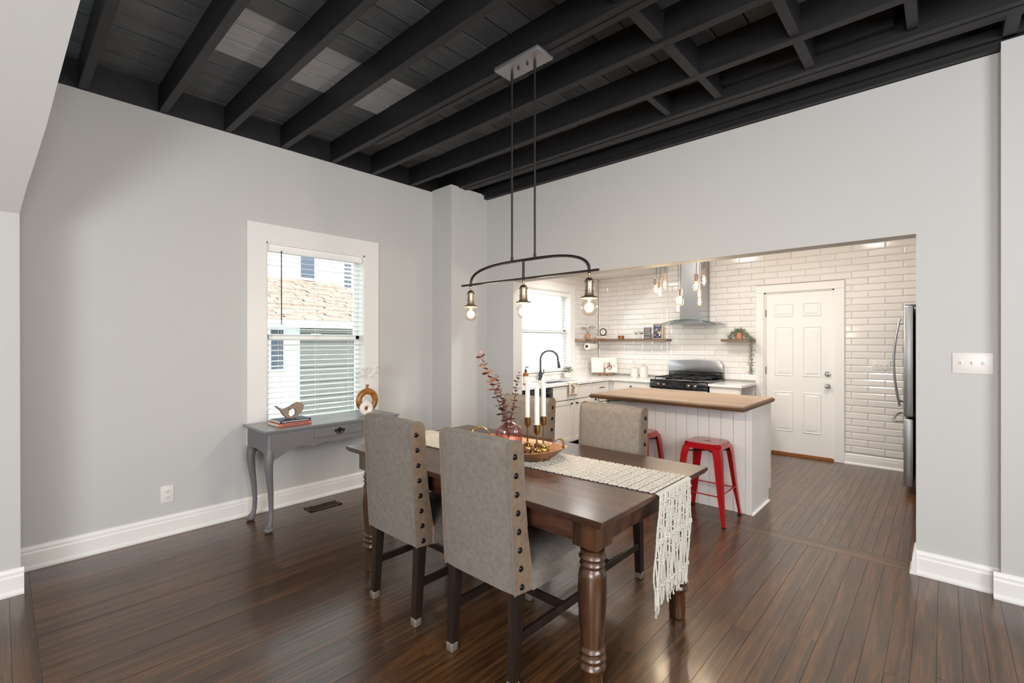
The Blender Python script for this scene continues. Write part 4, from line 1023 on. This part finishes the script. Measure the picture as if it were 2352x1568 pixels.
# counters
ct = struct_ = thing('countertop', 'white L shaped countertop running under the sink window to the range', 'countertop', (-3.9, 5.4, CZ))
def cl(mb): mb.v = [(a+3.9, b-5.4, c-CZ) for a, b, c in mb.v]; return mb
sx0, sx1, sy0, sy1 = -4.06, -3.68, 4.72, 5.42
slabs = MB(); E_ = -3.555
slabs.prism([(XK+.003, 3.96), (E_, 3.96), (E_, sy0), (XK+.003, sy0)], 'z', CZ-.03, CZ)
slabs.box(XK+.003, sx0, sy0, sy1, CZ-.03, CZ).box(sx1, E_, sy0, sy1, CZ-.03, CZ)
slabs.prism([(XK+.003, sy1), (E_, sy1), (E_, 6.03), (-2.955, 6.03), (-2.955, YB-.008), (XK+.003, YB-.008)], 'z', CZ-.03, CZ)
cl(slabs).build('slab', 'counter', ct, smooth=False)
cl(B(XK, XK+.014, 3.96, YB-.01, CZ, CZ+.055)).build('backsplash_lip', 'counter', ct, smooth=False)
ct2 = BB(-2.178, -1.782, 6.03, YB-.008, CZ-.03, CZ, b=.002).build('countertop', 'counter', smooth=False); tag(ct2, 'short white countertop between the range and the white door', 'countertop')
sk_ = thing('kitchen_sink', 'stainless undermount sink below the kitchen window', 'sink', (-3.87, 5.07, CZ-.03))
MB().box(-.19, .19, -.35, .35, -.17, -.165).box(-.193, -.19, -.35, .35, -.17, 0).box(.19, .193, -.35, .35, -.17, 0).box(-.19, .19, -.353, -.35, -.17, 0).box(-.19, .19, .35, .353, -.17, 0).build('basin', 'steel', sk_, smooth=False)
fc = thing('faucet', 'dark gooseneck pull down kitchen faucet', 'faucet', (-4.10, 5.06, CZ))
MB().lathe([(.032, 0), (.032, .008), (.026, .03), (.024, .10), (.018, .115), (.0145, .13)], n=20).build('base', 'faucet_dark', fc)
pth = [(0, 0, .12), (0, 0, .29)]+[(.075-.075*cos(pi*i/14), .10-.10*cos(pi*i/14), .29+.115*sin(pi*i/14)) for i in range(1, 14)]+[(.15, .2, .27), (.153, .204, .25)]
MB().tube(pth, .0125, 12).build('spout', 'faucet_dark', fc)
MB().tube([(.153, .204, .262), (.158, .21, .20), (.160, .213, .165)], [.015, .02, .023], 14).build('spray_head', 'faucet_dark', fc)
MB().tube([(.0, .02, .075), (.01, .055, .09), (.012, .06, .15)], [.009, .008, .006], 8).build('lever', 'faucet_dark', fc)
sp = thing('soap_bottle', 'amber soap pump bottle with white label beside the sink window', 'bottle', (-3.80, 4.40, CZ))
MB().lathe([(.033, 0), (.036, .006), (.036, .125), (.028, .145), (.014, .155), (.013, .165)], n=22).build('bottle_body', 'amber', sp)
MB().lathe([(.0365, .02), (.0365, .105)], n=22, cap=False).build('paper_label', 'paper', sp)
MB().lathe([(.015, .162), (.016, .185), (.005, .19), (.005, .22)], n=14).tube([(0, 0, .218), (.0, .04, .218), (.0, .045, .208)], .006, 8).build('pump', 'faucet_dark', sp)
def leafy(mb, n, base, spread, h, sz, droop=.3):
    for i in range(n):
        a = random.uniform(0, 2*pi); r_ = spread*random.random()**.6; p = Vector(base)+Vector((r_*cos(a), r_*sin(a), h*random.random()*(1-droop*r_/spread)))
        d = Vector((cos(a), sin(a), random.uniform(-.2, .9))).normalized()*sz*random.uniform(.7, 1.2); s_ = d.cross(Vector((0, 0, 1))).normalized()*sz*.38
        mb.add([p, p+d*.5+s_, p+d, p+d*.5-s_], [(0, 1, 2, 3)])
    return mb
hp_ = thing('potted_herb', 'small green herb in a white pot on the counter by the window', 'plant', (-4.04, 5.62, CZ))
MB().lathe([(.04, 0), (.055, .01), (.062, .05), (.058, .09), (.052, .09), (.05, .075), (.001, .075)], n=24).build('pot', 'ceramic_matt', hp_)
o = leafy(MB(), 150, (0, 0, .08), .07, .085, .032).build('foliage', 'leaf_green', hp_, smooth=False); o['kind'] = 'stuff'
tw = thing('kitchen_towel', 'small floral print towel hanging over the counter edge by the sink', 'towel', (-3.553, 5.055, CZ))
mb = MB(); vs = []; cols = 12; rows = [(-.05, .002), (-.002, .003), (.006, -.002), (.008, -.03), (.012, -.07), (.014, -.11), (.014, -.15)]
for r_, (dx, dz) in enumerate(rows):
    hw = .095+.02*r_/6
    for c in range(cols+1):
        u = c/cols; wv = .006*sin(u*9+r_*.3)*min(1, r_/2); vs.append((dx+wv+.002, -hw+2*hw*u, dz-(.012*abs(2*u-1)**2.5 if r_ == 6 else 0)))
m0 = len(vs); vs2 = [(x_+.003, y_, z_+.002) for x_, y_, z_ in vs]
k = cols+1; fs = [(r_*k+c, r_*k+c+1, (r_+1)*k+c+1, (r_+1)*k+c) for r_ in range(6) for c in range(cols)]
mb.add(vs+vs2, fs+[tuple(i+m0 for i in f) for f in fs]).build('cloth', 'cloth_print', tw)
for m_n in ('print_orange', 'print_grey', 'print_pink', 'leaf_sage'):
    mb = MB()
    for i in range(26):
        y, z = random.uniform(-.07, .07), random.uniform(-.145, -.01); mb.disc((.018+.003, y, z), random.uniform(.003, .008), 'x', .0008, 7)
    o = mb.build('floral_print', m_n, tw, smooth=False); o['kind'] = 'stuff'

# ---------------- range and hood ----------------
rg = thing('gas_range', 'black and stainless gas range with five knobs against the tiled wall', 'range', (-2.565, 6.3, 0))
def rl(mb): mb.v = [(a+2.565, b-6.3, c) for a, b, c in mb.v]; return mb
rx0, rx1, ry0 = -2.95, -2.182, 6.03
rl(B(rx0, rx1, ry0+.02, YB-.012, .03, .885)).build('oven_body', 'black_gloss', rg, smooth=False)
rl(BB(rx0-.002, rx1+.002, ry0-.01, YB-.02, .885, .91, b=.006)).build('cooktop', 'black_gloss', rg)
pn = rl(MB().prism([(ry0+.03, .80), (ry0-.022, .80), (ry0-.03, .815), (ry0-.012, .886), (ry0+.03, .886)], 'x', rx0, rx1, bev=.003)).build('control_panel', 'black_gloss', rg)
rl(BB(rx0+.005, rx1-.005, ry0-.01, ry0+.03, .24, .79, b=.006)).build('oven_door', 'steel', rg)
rl(MB().tube([(rx0+.05, ry0-.05, .76), (rx1-.05, ry0-.05, .76)], .011, 12)).build('oven_handle', 'steel', rg)
for x in (-2.835, -2.755, -2.60, -2.42, -2.335):
    rl(MB().tube([(x, ry0-.018, .845), (x, ry0-.034, .842)], .027, 20).tube([(x, ry0-.034, .842), (x, ry0-.052, .838)], .017, 16)).build('knob', 'chrome' if x != -2.60 else 'steel_dark', pn)
for cx_ in (-2.75, -2.385):
    for cy_ in (6.17, 6.43):
        g = MB()
        for s_ in (-.12, .12): g.tube([(cx_-.14, cy_+s_, .915), (cx_-.14, cy_+s_, .94), (cx_+.14, cy_+s_, .94), (cx_+.14, cy_+s_, .915)], .007, 6)
        for s_ in (-.135, .135): g.tube([(cx_+s_, cy_-.12, .94), (cx_+s_, cy_+.12, .94)], .007, 6)
        g.tube([(cx_, cy_-.12, .94), (cx_, cy_-.04, .944)], .006, 6).tube([(cx_, cy_+.12, .94), (cx_, cy_+.04, .944)], .006, 6).tube([(cx_-.135, cy_, .94), (cx_-.045, cy_, .944)], .006, 6).tube([(cx_+.135, cy_, .94), (cx_+.045, cy_, .944)], .006, 6)
        rl(g).build('burner_grate', 'black_iron', rg)
        rl(MB().lathe([(.05, 0), (.05, .01), (.036, .014), (.036, .024), (.001, .026)], (cx_, cy_, .908), 20)).build('burner_cap', 'black_iron', rg)
bgp = [(rx0+.005, 1.0), (rx0+.005, 1.10), (rx0+.04, 1.145)]+[(rx0+.04+(rx1-rx0-.08)*i/12, 1.145+.028*sin(pi*i/12)) for i in range(1, 12)]+[(rx1-.04, 1.145), (rx1-.005, 1.10), (rx1-.005, 1.0)]
rl(MB().prism(bgp, 'y', YB-.095, YB-.02, bev=.006)).build('backguard', 'steel', rg)
rl(MB().prism([(rx0+.005, .905), (rx0+.005, .995), (rx1-.005, .995), (rx1-.005, .905)], 'y', YB-.085, YB-.02, bev=.006)).build('backguard_base', 'black_gloss', rg)
hd = thing('range_hood', 'stainless chimney range hood with a curved glass canopy', 'hood', (-2.54, 6.4, 1.7))
def hl(mb): mb.v = [(a+2.54, b-6.4, c-1.7) for a, b, c in mb.v]; return mb
hl(B(-2.682, -2.396, 6.37, YB-.012, 1.70, HH-.002)).build('chimney', 'steel', hd, smooth=False)
hl(MB().prism([(-2.78, 1.668), (-2.70, 1.705), (-2.38, 1.705), (-2.29, 1.668), (-2.31, 1.655), (-2.76, 1.655)], 'y', 6.26, YB-.02, bev=.003)).build('hood_body', 'steel', hd, smooth=False)
for i in range(5): hl(MB().disc((-2.645+i*.018, 6.262, 1.683), .0055, 'y', -.003, 10)).build('button', 'steel_dark', hd)
vs = []; n = 24; ncol = 6
for i in range(n+1):
    u = -1+2*i/n; x = -2.54+.385*u; z = 1.712-.062*u*u; yf = 6.17+.10*u*u
    for j in range(ncol+1): vs.append((x, yf+(YB-.012-yf)*j/ncol, z))
m0 = len(vs); vs += [(a, b, c+.006) for a, b, c in vs]; k = ncol+1
fs = [(i*k+j, i*k+j+1, (i+1)*k+j+1, (i+1)*k+j) for i in range(n) for j in range(ncol)]; fs += [tuple(q+m0 for q in f) for f in fs]
rim = [i*k for i in range(n+1)]; fs += [(rim[i], rim[i+1], rim[i+1]+m0, rim[i]+m0) for i in range(n)]
hl(MB().add(vs, fs)).build('glass_canopy', 'hood_glass', hd)
hl(MB().tube([(-2.54+.385*(-1+2*i/n), 6.17+.10*(-1+2*i/n)**2, 1.715-.062*(-1+2*i/n)**2) for i in range(n+1)], .0042, 6)).build('glass_edge', 'glass_edge', hd)

# ---------------- shelves and things on them ----------------
s1 = thing('wall_shelf', 'long rustic wooden shelf running round the tiled corner', 'shelf', (-3.6, 6.57, 1.44))
def shl(mb): mb.v = [(a+3.6, b-6.57, c-1.44) for a, b, c in mb.v]; return mb
shl(BB(XK+.009, -3.99, 5.99, YB-.01, 1.421, 1.457, b=.003)).build('board', 'shelf_wood', s1, smooth=False)
shl(BB(-3.989, -2.93, 6.47, YB-.01, 1.421, 1.457, b=.003)).build('board', 'shelf_wood', s1, smooth=False)
s2 = BB(-2.172, -1.80, 6.47, YB-.01, 1.414, 1.449, b=.003).build('wall_shelf', 'shelf_wood', smooth=False); tag(s2, 'short wooden shelf beside the white door holding a trailing plant', 'shelf')
SZ = 1.4575
pt = thing('terracotta_plant', 'leafy variegated plant in a terracotta pot at the shelf corner', 'plant', (-4.09, 6.22, SZ))
MB().lathe([(.026, 0), (.03, .004), (.04, .065), (.043, .067), (.043, .08), (.036, .08), (.034, .068), (.001, .068)], n=20).build('pot', 'terracotta', pt)
for i in range(9):
    a = i*2.4; L_ = .10+.04*random.random(); d = Vector((cos(a)*.8, sin(a)*.8, .9+random.random()*.6)).normalized(); st_ = MB().tube([(0, 0, .07), d*L_*.5+Vector((0, 0, .08)), d*L_+Vector((0, 0, .07))], .0018, 5).build('stem', 'leaf_green', pt)
    p = d*L_+Vector((0, 0, .07)); e = Vector((cos(a), sin(a), random.uniform(-.1, .4))).normalized()*.065; s_ = e.cross(Vector((0, 0, 1))).normalized()*.018
    MB().add([p, p+e*.4+s_+Vector((0, 0, .006)), p+e, p+e*.4-s_+Vector((0, 0, .006)), p+e*.5-Vector((0, 0, .004))], [(0, 1, 4), (1, 2, 4), (2, 3, 4), (3, 0, 4)]).build('leaf', 'leaf_sage' if i % 3 else 'leaf_green', st_)
for (nm, lab, z, w_, t_, cv) in (('book', 'cream and coral book lying lowest under the shelf clock', SZ, .20, .018, 'print_pink'), ('book', 'white book lying on the shelf directly under the clock', SZ+.0185, .175, .03, 'paper')):
    b_ = thing(nm, lab, 'book', (-4.03+.0, 6.56, z), 0, group='books under the clock')
    MB().bbox(-w_/2, w_/2, -.065, .065, 0, .002, b=.0006, seg=1).bbox(-w_/2, w_/2, -.065, .065, t_-.002, t_, b=.0006, seg=1).bbox(-w_/2, w_/2, -.065, -.063, 0, t_, b=.0006, seg=1).build('cover', cv, b_, smooth=False)
    B(-w_/2+.003, w_/2-.003, -.062, .062, .002, t_-.002).build('pages', 'paper', b_, smooth=False)
bw_ = MB().torus((0, 0, 0), 0.012, .0012, 'y', 14, 6)
ck = thing('desk_clock', 'round dark framed clock with white face standing on the shelf books', 'clock', (-4.02, 6.555, SZ+.05), R(8))
MB().torus((0, 0, .065), .052, .0075, 'y', 32, 10, sy=1.3).build('rim', 'dark_metal', ck)
fa = MB().tube([(0, .012, .065), (0, -.002, .065)], .05, 32).build('dial', 'clock_face', ck)
MB().box(-.0012, .0012, -.0035, -.0028, .065, .098).box(-.022, 0, -.0035, -.0028, .0642, .0662).build('hands', 'black_iron', ck, smooth=False)
tk = MB()
for i in range(12):
    a = pi*i/6; c = (.041*sin(a), .065+.041*cos(a)); tk.box(c[0]-.0018, c[0]+.0018, -.0035, -.0026, c[1]-.0028, c[1]+.0028)
tk.build('numeral_ticks', 'ink', fa, smooth=False)
MB().tube([(-.028, 0, .02), (-.04, 0, 0)], .005, 8).tube([(.028, 0, .02), (.04, 0, 0)], .005, 8).build('feet', 'dark_metal', ck)
cd_ = thing('candle_jar', 'amber glass candle jar with pale lid on the long shelf', 'candle', (-3.70, 6.56, SZ))
MB().lathe([(.044, 0), (.048, .004), (.048, .052), (.044, .052), (.044, .008), (.001, .008)], n=24).build('jar', 'amber', cd_)
MB().lathe([(.043, .009), (.043, .036), (.001, .036)], n=20).build('wax_fill', 'wax', cd_)
MB().lathe([(.047, .053), (.047, .058), (.001, .059)], n=20).build('lid', 'frame_pale', cd_)
def wine(x, y, lab):
    t = thing('wine_glass', lab, 'glass', (x, y, SZ), group='stemmed glasses on the shelf')
    MB().lathe([(.03, 0), (.028, .002), (.006, .006), (.0035, .012), (.0035, .06), (.010, .066), (.030, .085), (.037, .105), (.035, .128), (.033, .128), (.034, .105), (.027, .088), (.001, .07)], n=20).build('glass_body', 'glass', t)
    MB().lathe([(.001, .0715), (.024, .087), (.030, .098), (.001, .0985)], n=16).build('drink', 'pink_glass', t)
wine(-3.44, 6.56, 'clear stemmed glass with pink tint next to the amber candle jar')
wine(-3.355, 6.56, 'clear stemmed glass with pink tint next to the dark small sign')
sg = thing('framed_sign', 'small dark patterned sign with pink lettering leaning on the shelf', 'sign', (-3.24, 6.53, SZ), 0)
BB(-.058, .058, -.006, .006, 0, .17, b=.002).build('board', 'print_slate', sg, smooth=False)
for r_ in range(6):
    mb = MB(); z = .148-r_*.026; x = -.048
    while x < .044:
        l = random.uniform(.005, .012); hh = .005 if r_ != 1 else .009
        mb.box(x, min(x+l, .048), -.0072, -.006, z-hh*random.uniform(.5, 1), z+hh*random.uniform(.5, 1)); x += l+.003
    mb.build('lettering_row', 'print_pink' if r_ in (1, 4) else 'paper', sg, smooth=False)
pr_ = thing('framed_print', 'navy floral print in a pale frame leaning behind the dark sign', 'picture', (-3.105, 6.60, SZ), R(-4))
BB(-.08, .08, -.008, .008, 0, .225, b=.002).build('frame', 'frame_pale', pr_, smooth=False)
B(-.07, .055, -.0095, -.008, .012, .213).build('print', 'print_navy', pr_, smooth=False)
for m_n in ('paper', 'print_grey', 'print_slate', 'print_pink'):
    mb = MB()
    for i in range(9): mb.disc((random.uniform(-.06, .045), -.0095, random.uniform(.025, .17)), random.uniform(.006, .018), 'y', -.0006, 9)
    if m_n == 'paper':
        for i in range(4): mb.box(-.045+i*.022, -.031+i*.022, -.0103, -.0095, .186, .200)
    o = mb.build('floral_print', m_n, pr_, smooth=False); o['kind'] = 'stuff'
ph = thing('paper_towel_holder', 'paper towel roll on a dark bracket under the shelf', 'paper towel', (-4.05, 6.24, 1.345))
MB().lathe([(.018, -.14), (.052, -.14), (.052, .14), (.018, .14)], n=28, cap=False).build('roll', 'paper', ph).rotation_euler = (pi/2, 0, R(10))
o = MB().tube([(0, -.16, 0), (0, .165, 0), (0, .165, .074)], .007, 8).disc((0, -.16, 0), .018, 'y', .008, 14).build('bracket', 'black_iron', ph); o.rotation_euler = (0, 0, R(10))

# trailing plant on short shelf
tpn = thing('trailing_plant', 'trailing string of pearls plant in a terracotta pot, hanging beside the door', 'plant', (-1.97, 6.56, 1.4495))
MB().lathe([(.04, 0), (.045, .004), (.052, .085), (.047, .085), (.04, .02), (.001, .02)], n=20).build('pot', 'terracotta', tpn)
pe = MB()
def strand(path, dens, r_, rad):
    for k in range(len(path)-1):
        a, b = Vector(path[k]), Vector(path[k+1])
        for i in range(dens):
            p = a.lerp(b, random.random())+Vector((random.gauss(0, rad), random.gauss(0, rad), random.gauss(0, rad*.6))); q = r_*random.uniform(.6, 1.1)
            d = Vector((random.uniform(-1, 1), random.uniform(-1, 1), random.uniform(-1, .3))).normalized()*q*1.5; s_ = d.orthogonal().normalized()*q*.55; n_ = d.cross(s_).normalized()*q*.5
            pe.add([p, p+d*.5+s_, p+d, p+d*.5-s_, p+d*.5+n_, p+d*.5-n_], [(0, 1, 4), (1, 2, 4), (2, 3, 4), (3, 0, 4), (1, 0, 5), (2, 1, 5), (3, 2, 5), (0, 3, 5)])
strand([(-.03, -.02, .10), (.0, -.02, .125), (.05, -.03, .115)], 150, .012, .024)
strand([(.05, -.03, .11), (.10, -.05, .07), (.145, -.07, .025), (.17, -.085, .0)], 110, .012, .017)
strand([(.17, -.09, .0), (.178, -.095, -.12), (.172, -.095, -.24), (.178, -.095, -.36), (.172, -.095, -.44)], 130, .0105, .017)
strand([(-.03, -.03, .10), (-.075, -.05, .085), (-.095, -.06, .04), (-.09, -.07, .005)], 90, .011, .014)
strand([(-.02, -.07, .09), (-.03, -.08, .03)], 60, .010, .015)
o = pe.build('trailing_leaves', 'leaf_green', tpn, smooth=False); o['kind'] = 'stuff'
MB().tube([(.02, -.02, .09), (.11, -.05, .07), (.172, -.09, .0), (.176, -.095, -.2), (.174, -.095, -.42)], .002, 5).build('vine', 'leaf_green', tpn)

# cookbook stand
cb = thing('recipe_book', 'open recipe book with floral page on a wooden stand in the counter corner', 'book', (-3.90, 6.40, CZ), R(40))
tilt = R(-16)
def tz(mb, rx):
    c, s_ = cos(rx), sin(rx); mb.v = [(a, b*c-d*s_, b*s_+d*c+.045) for a, b, d in mb.v]; return mb
for sx in (-1, 1):
    pg = MB(); vs = []
    for i in range(9):
        u = i/8
        for z in (0, .2): vs.append((sx*.2*u, -.02*sin(pi*u)*.8, z*1.18+.012*u*(1 if z else .5)))
    m0 = len(vs); vs += [(a, b+.006, d) for a, b, d in vs]
    fs = [(2*i, 2*i+2, 2*i+3, 2*i+1) for i in range(8)]; fs += [tuple(q+m0 for q in f) for f in fs]+[(1, 1+m0, 17+m0, 17), (0, 16, 16+m0, m0), (16, 17, 17+m0, 16+m0)]+[(2*i+1, 2*i+3, 2*i+3+m0, 2*i+1+m0) for i in range(8)]
    tz(pg.add(vs, fs), tilt).build('page', 'paper', cb)
for m_n, nn in (('print_orange', 10), ('print_slate', 12), ('print_pink', 10), ('leaf_plum', 8)):
    mb = MB()
    for i in range(nn):
        x = random.gauss(.075, .032); z = .11+random.gauss(0, .036); x = min(max(x, .012), .165); z = min(max(z, .02), .19); u = x/.2
        mb.disc((x, -.016*sin(pi*u)-.003, z), random.uniform(.006, .013), 'y', -.0008, 8)
    o = tz(mb, tilt).build('floral_print', m_n, cb, smooth=False); o['kind'] = 'stuff'
MB().bbox(-.12, .12, -.045, -.01, .028, .042, b=.003).bbox(-.07, -.05, -.06, .11, .0, .03, b=.004).bbox(.05, .07, -.06, .11, .0, .03, b=.004).build('stand', 'tray_wood', cb)
# canisters
def canister(lab, x, y, r_, h):
    t = thing('canister', lab, 'jar', (x, y, CZ), group='white ceramic canisters')
    rib = lambda a, z: 1
    vs = []; n = 48; m = 10
    for k in range(m+1):
        z = h*(.04+.74*k/m)
        for i in range(n):
            a = 2*pi*i/n; q = r_*(1+.022*cos(12*a+k*.9)); vs.append((q*cos(a), q*sin(a), z))
    fs = [(k*n+i, k*n+(i+1) % n, (k+1)*n+(i+1) % n, (k+1)*n+i) for k in range(m) for i in range(n)]+[tuple(range(n-1, -1, -1)), tuple(m*n+i for i in range(n))]
    MB().add(vs, fs).lathe([(r_*.9, 0), (r_, .006), (r_, h*.045)], n=32).lathe([(r_, h*.78), (r_*.97, h*.84), (r_*.86, h*.865)], n=32).build('jar_body', 'ceramic_matt', t)
    MB().lathe([(r_*.88, h*.866), (r_*.88, h*.90), (r_*.5, h*.915), (.001, h*.915)], n=28).build('lid', 'ceramic_matt', t)
    MB().lathe([(r_*.89, h*.865), (r_*.89, h*.875)], n=28).ball((0, 0, h*.95), h*.04, 10, 6).build('lid_knob', 'brass', t)
canister('short white textured canister, left of the tall one', -3.44, 6.50, .058, .155)
canister('tall white textured canister closest to the range', -3.29, 6.50, .058, .19)

# ---------------- fridge ----------------
fr_ = thing('refrigerator', 'stainless fridge seen side on beyond the opening jamb', 'fridge', (.15, 6.1, 0))
def fl_(mb): mb.v = [(a-.15, b-6.1, c) for a, b, c in mb.v]; return mb
fy = 5.70
fl_(BB(-.185, .56, fy+.01, 6.61, .03, 1.745, b=.006)).build('fridge_body', 'steel_dark', fr_)
fl_(BB(-.270, -.20, fy, 6.60, .72, 1.755, b=.012, seg=3)).build('door', 'steel', fr_)
fl_(BB(-.270, -.20, fy, 6.60, .07, .70, b=.012, seg=3)).build('freezer_drawer', 'steel', fr_)
fl_(MB().tube([(-.27, 5.86, 1.60), (-.305, 5.86, 1.59)], .008, 8).tube([(-.27, 5.86, .84), (-.305, 5.86, .85)], .008, 8)).build('handle_mount', 'steel_dark', fr_)
hdl = MB().tube([(-.305-.045*sin(pi*i/16), 5.86, .80+.84*i/16) for i in range(17)], .014, 12, squash=.8); fl_(hdl).build('door_handle', 'steel', fr_)
fl_(MB().tube([(-.27, 5.80, .665), (-.33, 5.81, .66), (-.355, 5.88, .655), (-.36, 6.1, .65), (-.355, 6.42, .655), (-.33, 6.49, .66), (-.27, 6.5, .665)], .011, 10)).build('drawer_handle', 'steel', fr_)
fl_(B(-.19, .5, fy+.05, 6.5, 0.0, .05)).build('toe_grille', 'rubber', fr_, smooth=False)
fl_(BB(-.26, -.13, fy+.01, fy+.10, 1.745, 1.765, b=.003)).build('hinge_cover', 'steel_dark', fr_)
